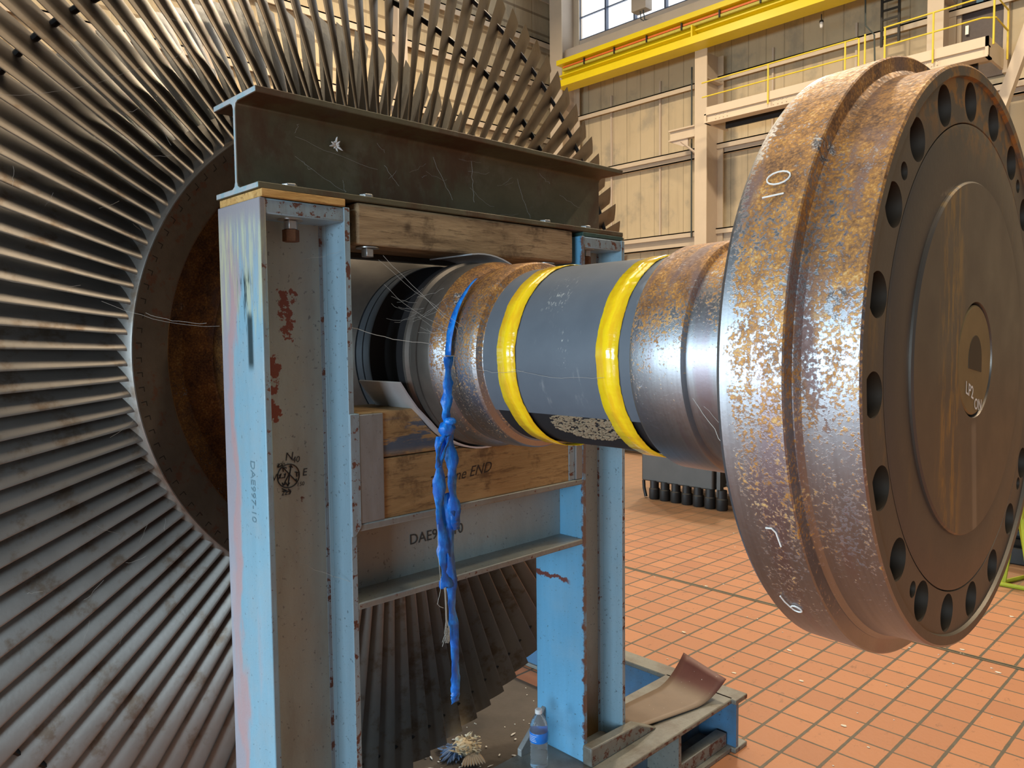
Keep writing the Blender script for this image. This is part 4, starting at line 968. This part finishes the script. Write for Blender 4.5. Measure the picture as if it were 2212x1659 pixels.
# cobwebs
mb = MB(); rn = random.Random(31)
def sag(a, c, k=.04, r=.0012, n=9, j=.004):
    a, c = Vector(a), Vector(c); L = (c-a).length
    mb.tube([a.lerp(c, i/n)+Vector((rn.uniform(-j, j), rn.uniform(-j, j), -k*L*4*(i/n)*(1-i/n)+rn.uniform(-j, j))) for i in range(n+1)], r, 4)
XS = -3.42
for a, c, r in (((-3.46, 2.40, .45), (-3.0, 2.62, -.02), .0018), ((-3.46, 2.36, .43), (-3.02, 2.58, .06), .0012), ((-3.5, 2.20, .07), (-3.2, 2.50, -.02), .0030), ((-3.5, 2.42, .30), (-3.1, 2.55, .05), .0014), ((-3.2, 2.60, .2), (-3.0, 2.55, .0), .001),
                ((-2.95, 2.55, -.15), (-2.6, 2.60, -.16), .0014), ((-2.66, 2.59, -.15), (-2.1, 2.58, -.17), .0013), ((-1.65, 2.58, -.24), (-1.25, 2.25, -.44), .0028), ((-1.6, 2.57, -.27), (-1.24, 2.30, -.36), .0016), ((-1.35, 2.35, -.38), (-1.23, 2.22, -.52), .0016),
                ((-4.50, 1.52, .16), (-4.2, 1.74, .10), .0022), ((-4.50, 1.3, .22), (-4.0, 1.72, .08), .0015), ((-4.5, .75, .35), (-4.5, 1.2, .30), .0015), ((-4.5, .80, 1.2), (-4.45, 1.55, 1.5), .0012), ((-4.5, 1.2, 1.55), (-4.5, 1.5, 1.3), .0012),
                ((-3.66, 1.86, -.92), (-3.64, 1.94, -1.16), .0022), ((-3.64, 1.94, -1.16), (-3.46, 2.15, -1.27), .0018), ((-3.64, 1.90, -1.12), (-3.64, 2.02, -1.0), .0015), ((-3.60, 2.0, .42), (-3.46, 2.14, .46), .0012),
                ((-3.65, 3.2, 1.10), (-3.65, 3.22, .85), .0016), ((-3.65, 2.9, 1.08), (-3.65, 3.05, .85), .0014), ((-3.65, 2.0, 1.05), (-3.65, 2.5, .95), .0013), ((-3.65, 2.3, .80), (-3.65, 2.0, .95), .0013), ((-3.65, 3.6, 1.05), (-3.65, 3.72, .80), .0012), ((-3.65, 2.55, .98), (-3.65, 2.65, .88), .0014)):
    sag(a, c, rn.uniform(.01, .06), r*.42)
for i in range(16):
    y0 = rn.uniform(1.85, 4.2); z0 = rn.uniform(.8, 1.12); sag((-3.655, y0, z0), (-3.63, y0+rn.uniform(-.2, .2), z0+rn.uniform(-.1, .06)), .05, .00042, 6, .006)
for i in range(22):
    a = math.radians(rn.uniform(110, 230)); r_ = rn.uniform(1.65, 2.5); p = Vector((-4.55, AY+r_*math.cos(a), AZ+r_*math.sin(a)))
    sag(p, p+Vector((.05, rn.uniform(-.15, .15), rn.uniform(-.12, .12))), .05, .0005, 6, .004)
for i in range(14):
    p = Vector((-3.3+rn.uniform(-.2, .2), 2.45+rn.uniform(-.05, .06), rn.uniform(0, .25))); sag(p, p+Vector((.15, .06, rn.uniform(-.1, .1))), .05, .0004, 6, .004)
tag(build('cobwebs', mb, mt['web_silk'], smooth=60), 'dusty cobweb strands strung over the rotor, beam and stand', 'cobwebs', None, 'stuff')

# ------------------------------------------------------------------ light
def area(name, loc, rot, sx, sy, power, col):
    l = bpy.data.lights.new(name, 'AREA'); l.shape = 'RECTANGLE'; l.size = sx; l.size_y = sy; l.energy = power; l.color = col
    o = bpy.data.objects.new(name, l); C.objects.link(o); o.location = loc; o.rotation_euler = rot; return o
WARM = (1., .80, .55); COOL = (.66, .86, 1.)
# daylight through the wide bay opening on the near side of the hall
area('bay_daylight', (-13, -15, 2.5), (PI/2, 0, 0), 20, 3.2, 4000, COOL)
area('bay_daylight', (5, -15, 3.0), (PI/2, 0, 0), 6, 3.6, 1800, COOL)
# high-bay lamps under the roof
for lx in (-20, -9, 2):
    for ly, pw in ((4, 900), (17, 2050)):
        area('high_bay_lamp', (lx, ly, 17), (0, 0, 0), 1.4 if ly > 10 else 7, 1.4 if ly > 10 else 7, pw, WARM)
w = bpy.data.worlds.new('world'); bpy.context.scene.world = w; w.use_nodes = True
bg = w.node_tree.nodes['Background']; bg.inputs[0].default_value = (.80, .82, .85, 1); bg.inputs[1].default_value = .13

# ------------------------------------------------------------------ camera
F, YAW, PIT, ROL = 1658.73, math.radians(135.9376), math.radians(3.4016), math.radians(-.6169)
fw = Vector((math.cos(PIT)*math.cos(YAW), math.cos(PIT)*math.sin(YAW), -math.sin(PIT)))
rt = Vector((math.sin(YAW), -math.cos(YAW), 0)); up = rt.cross(fw)
rt2 = rt*math.cos(ROL)+up*math.sin(ROL); up2 = rt2.cross(fw)
cam = bpy.data.cameras.new('camera'); cam.sensor_width = 36; cam.lens = F/2212*36; cam.clip_end = 300; cam.clip_start = .02
co = bpy.data.objects.new('camera', cam); C.objects.link(co)
co.matrix_world = Matrix(((rt2.x, up2.x, -fw.x, 0), (rt2.y, up2.y, -fw.y, 0), (rt2.z, up2.z, -fw.z, HZ), (0, 0, 0, 1)))
S = bpy.context.scene; S.camera = co
for o in S.objects:
    if '_w' in o: del o['_w']
S.view_settings.view_transform = 'Standard'; S.view_settings.look = 'None'; S.view_settings.gamma = 1; S.view_settings.exposure = 0; S.view_settings.use_curve_mapping = False
S.cycles.use_denoising = True; S.cycles.max_bounces = 8; S.cycles.sample_clamp_indirect = 6
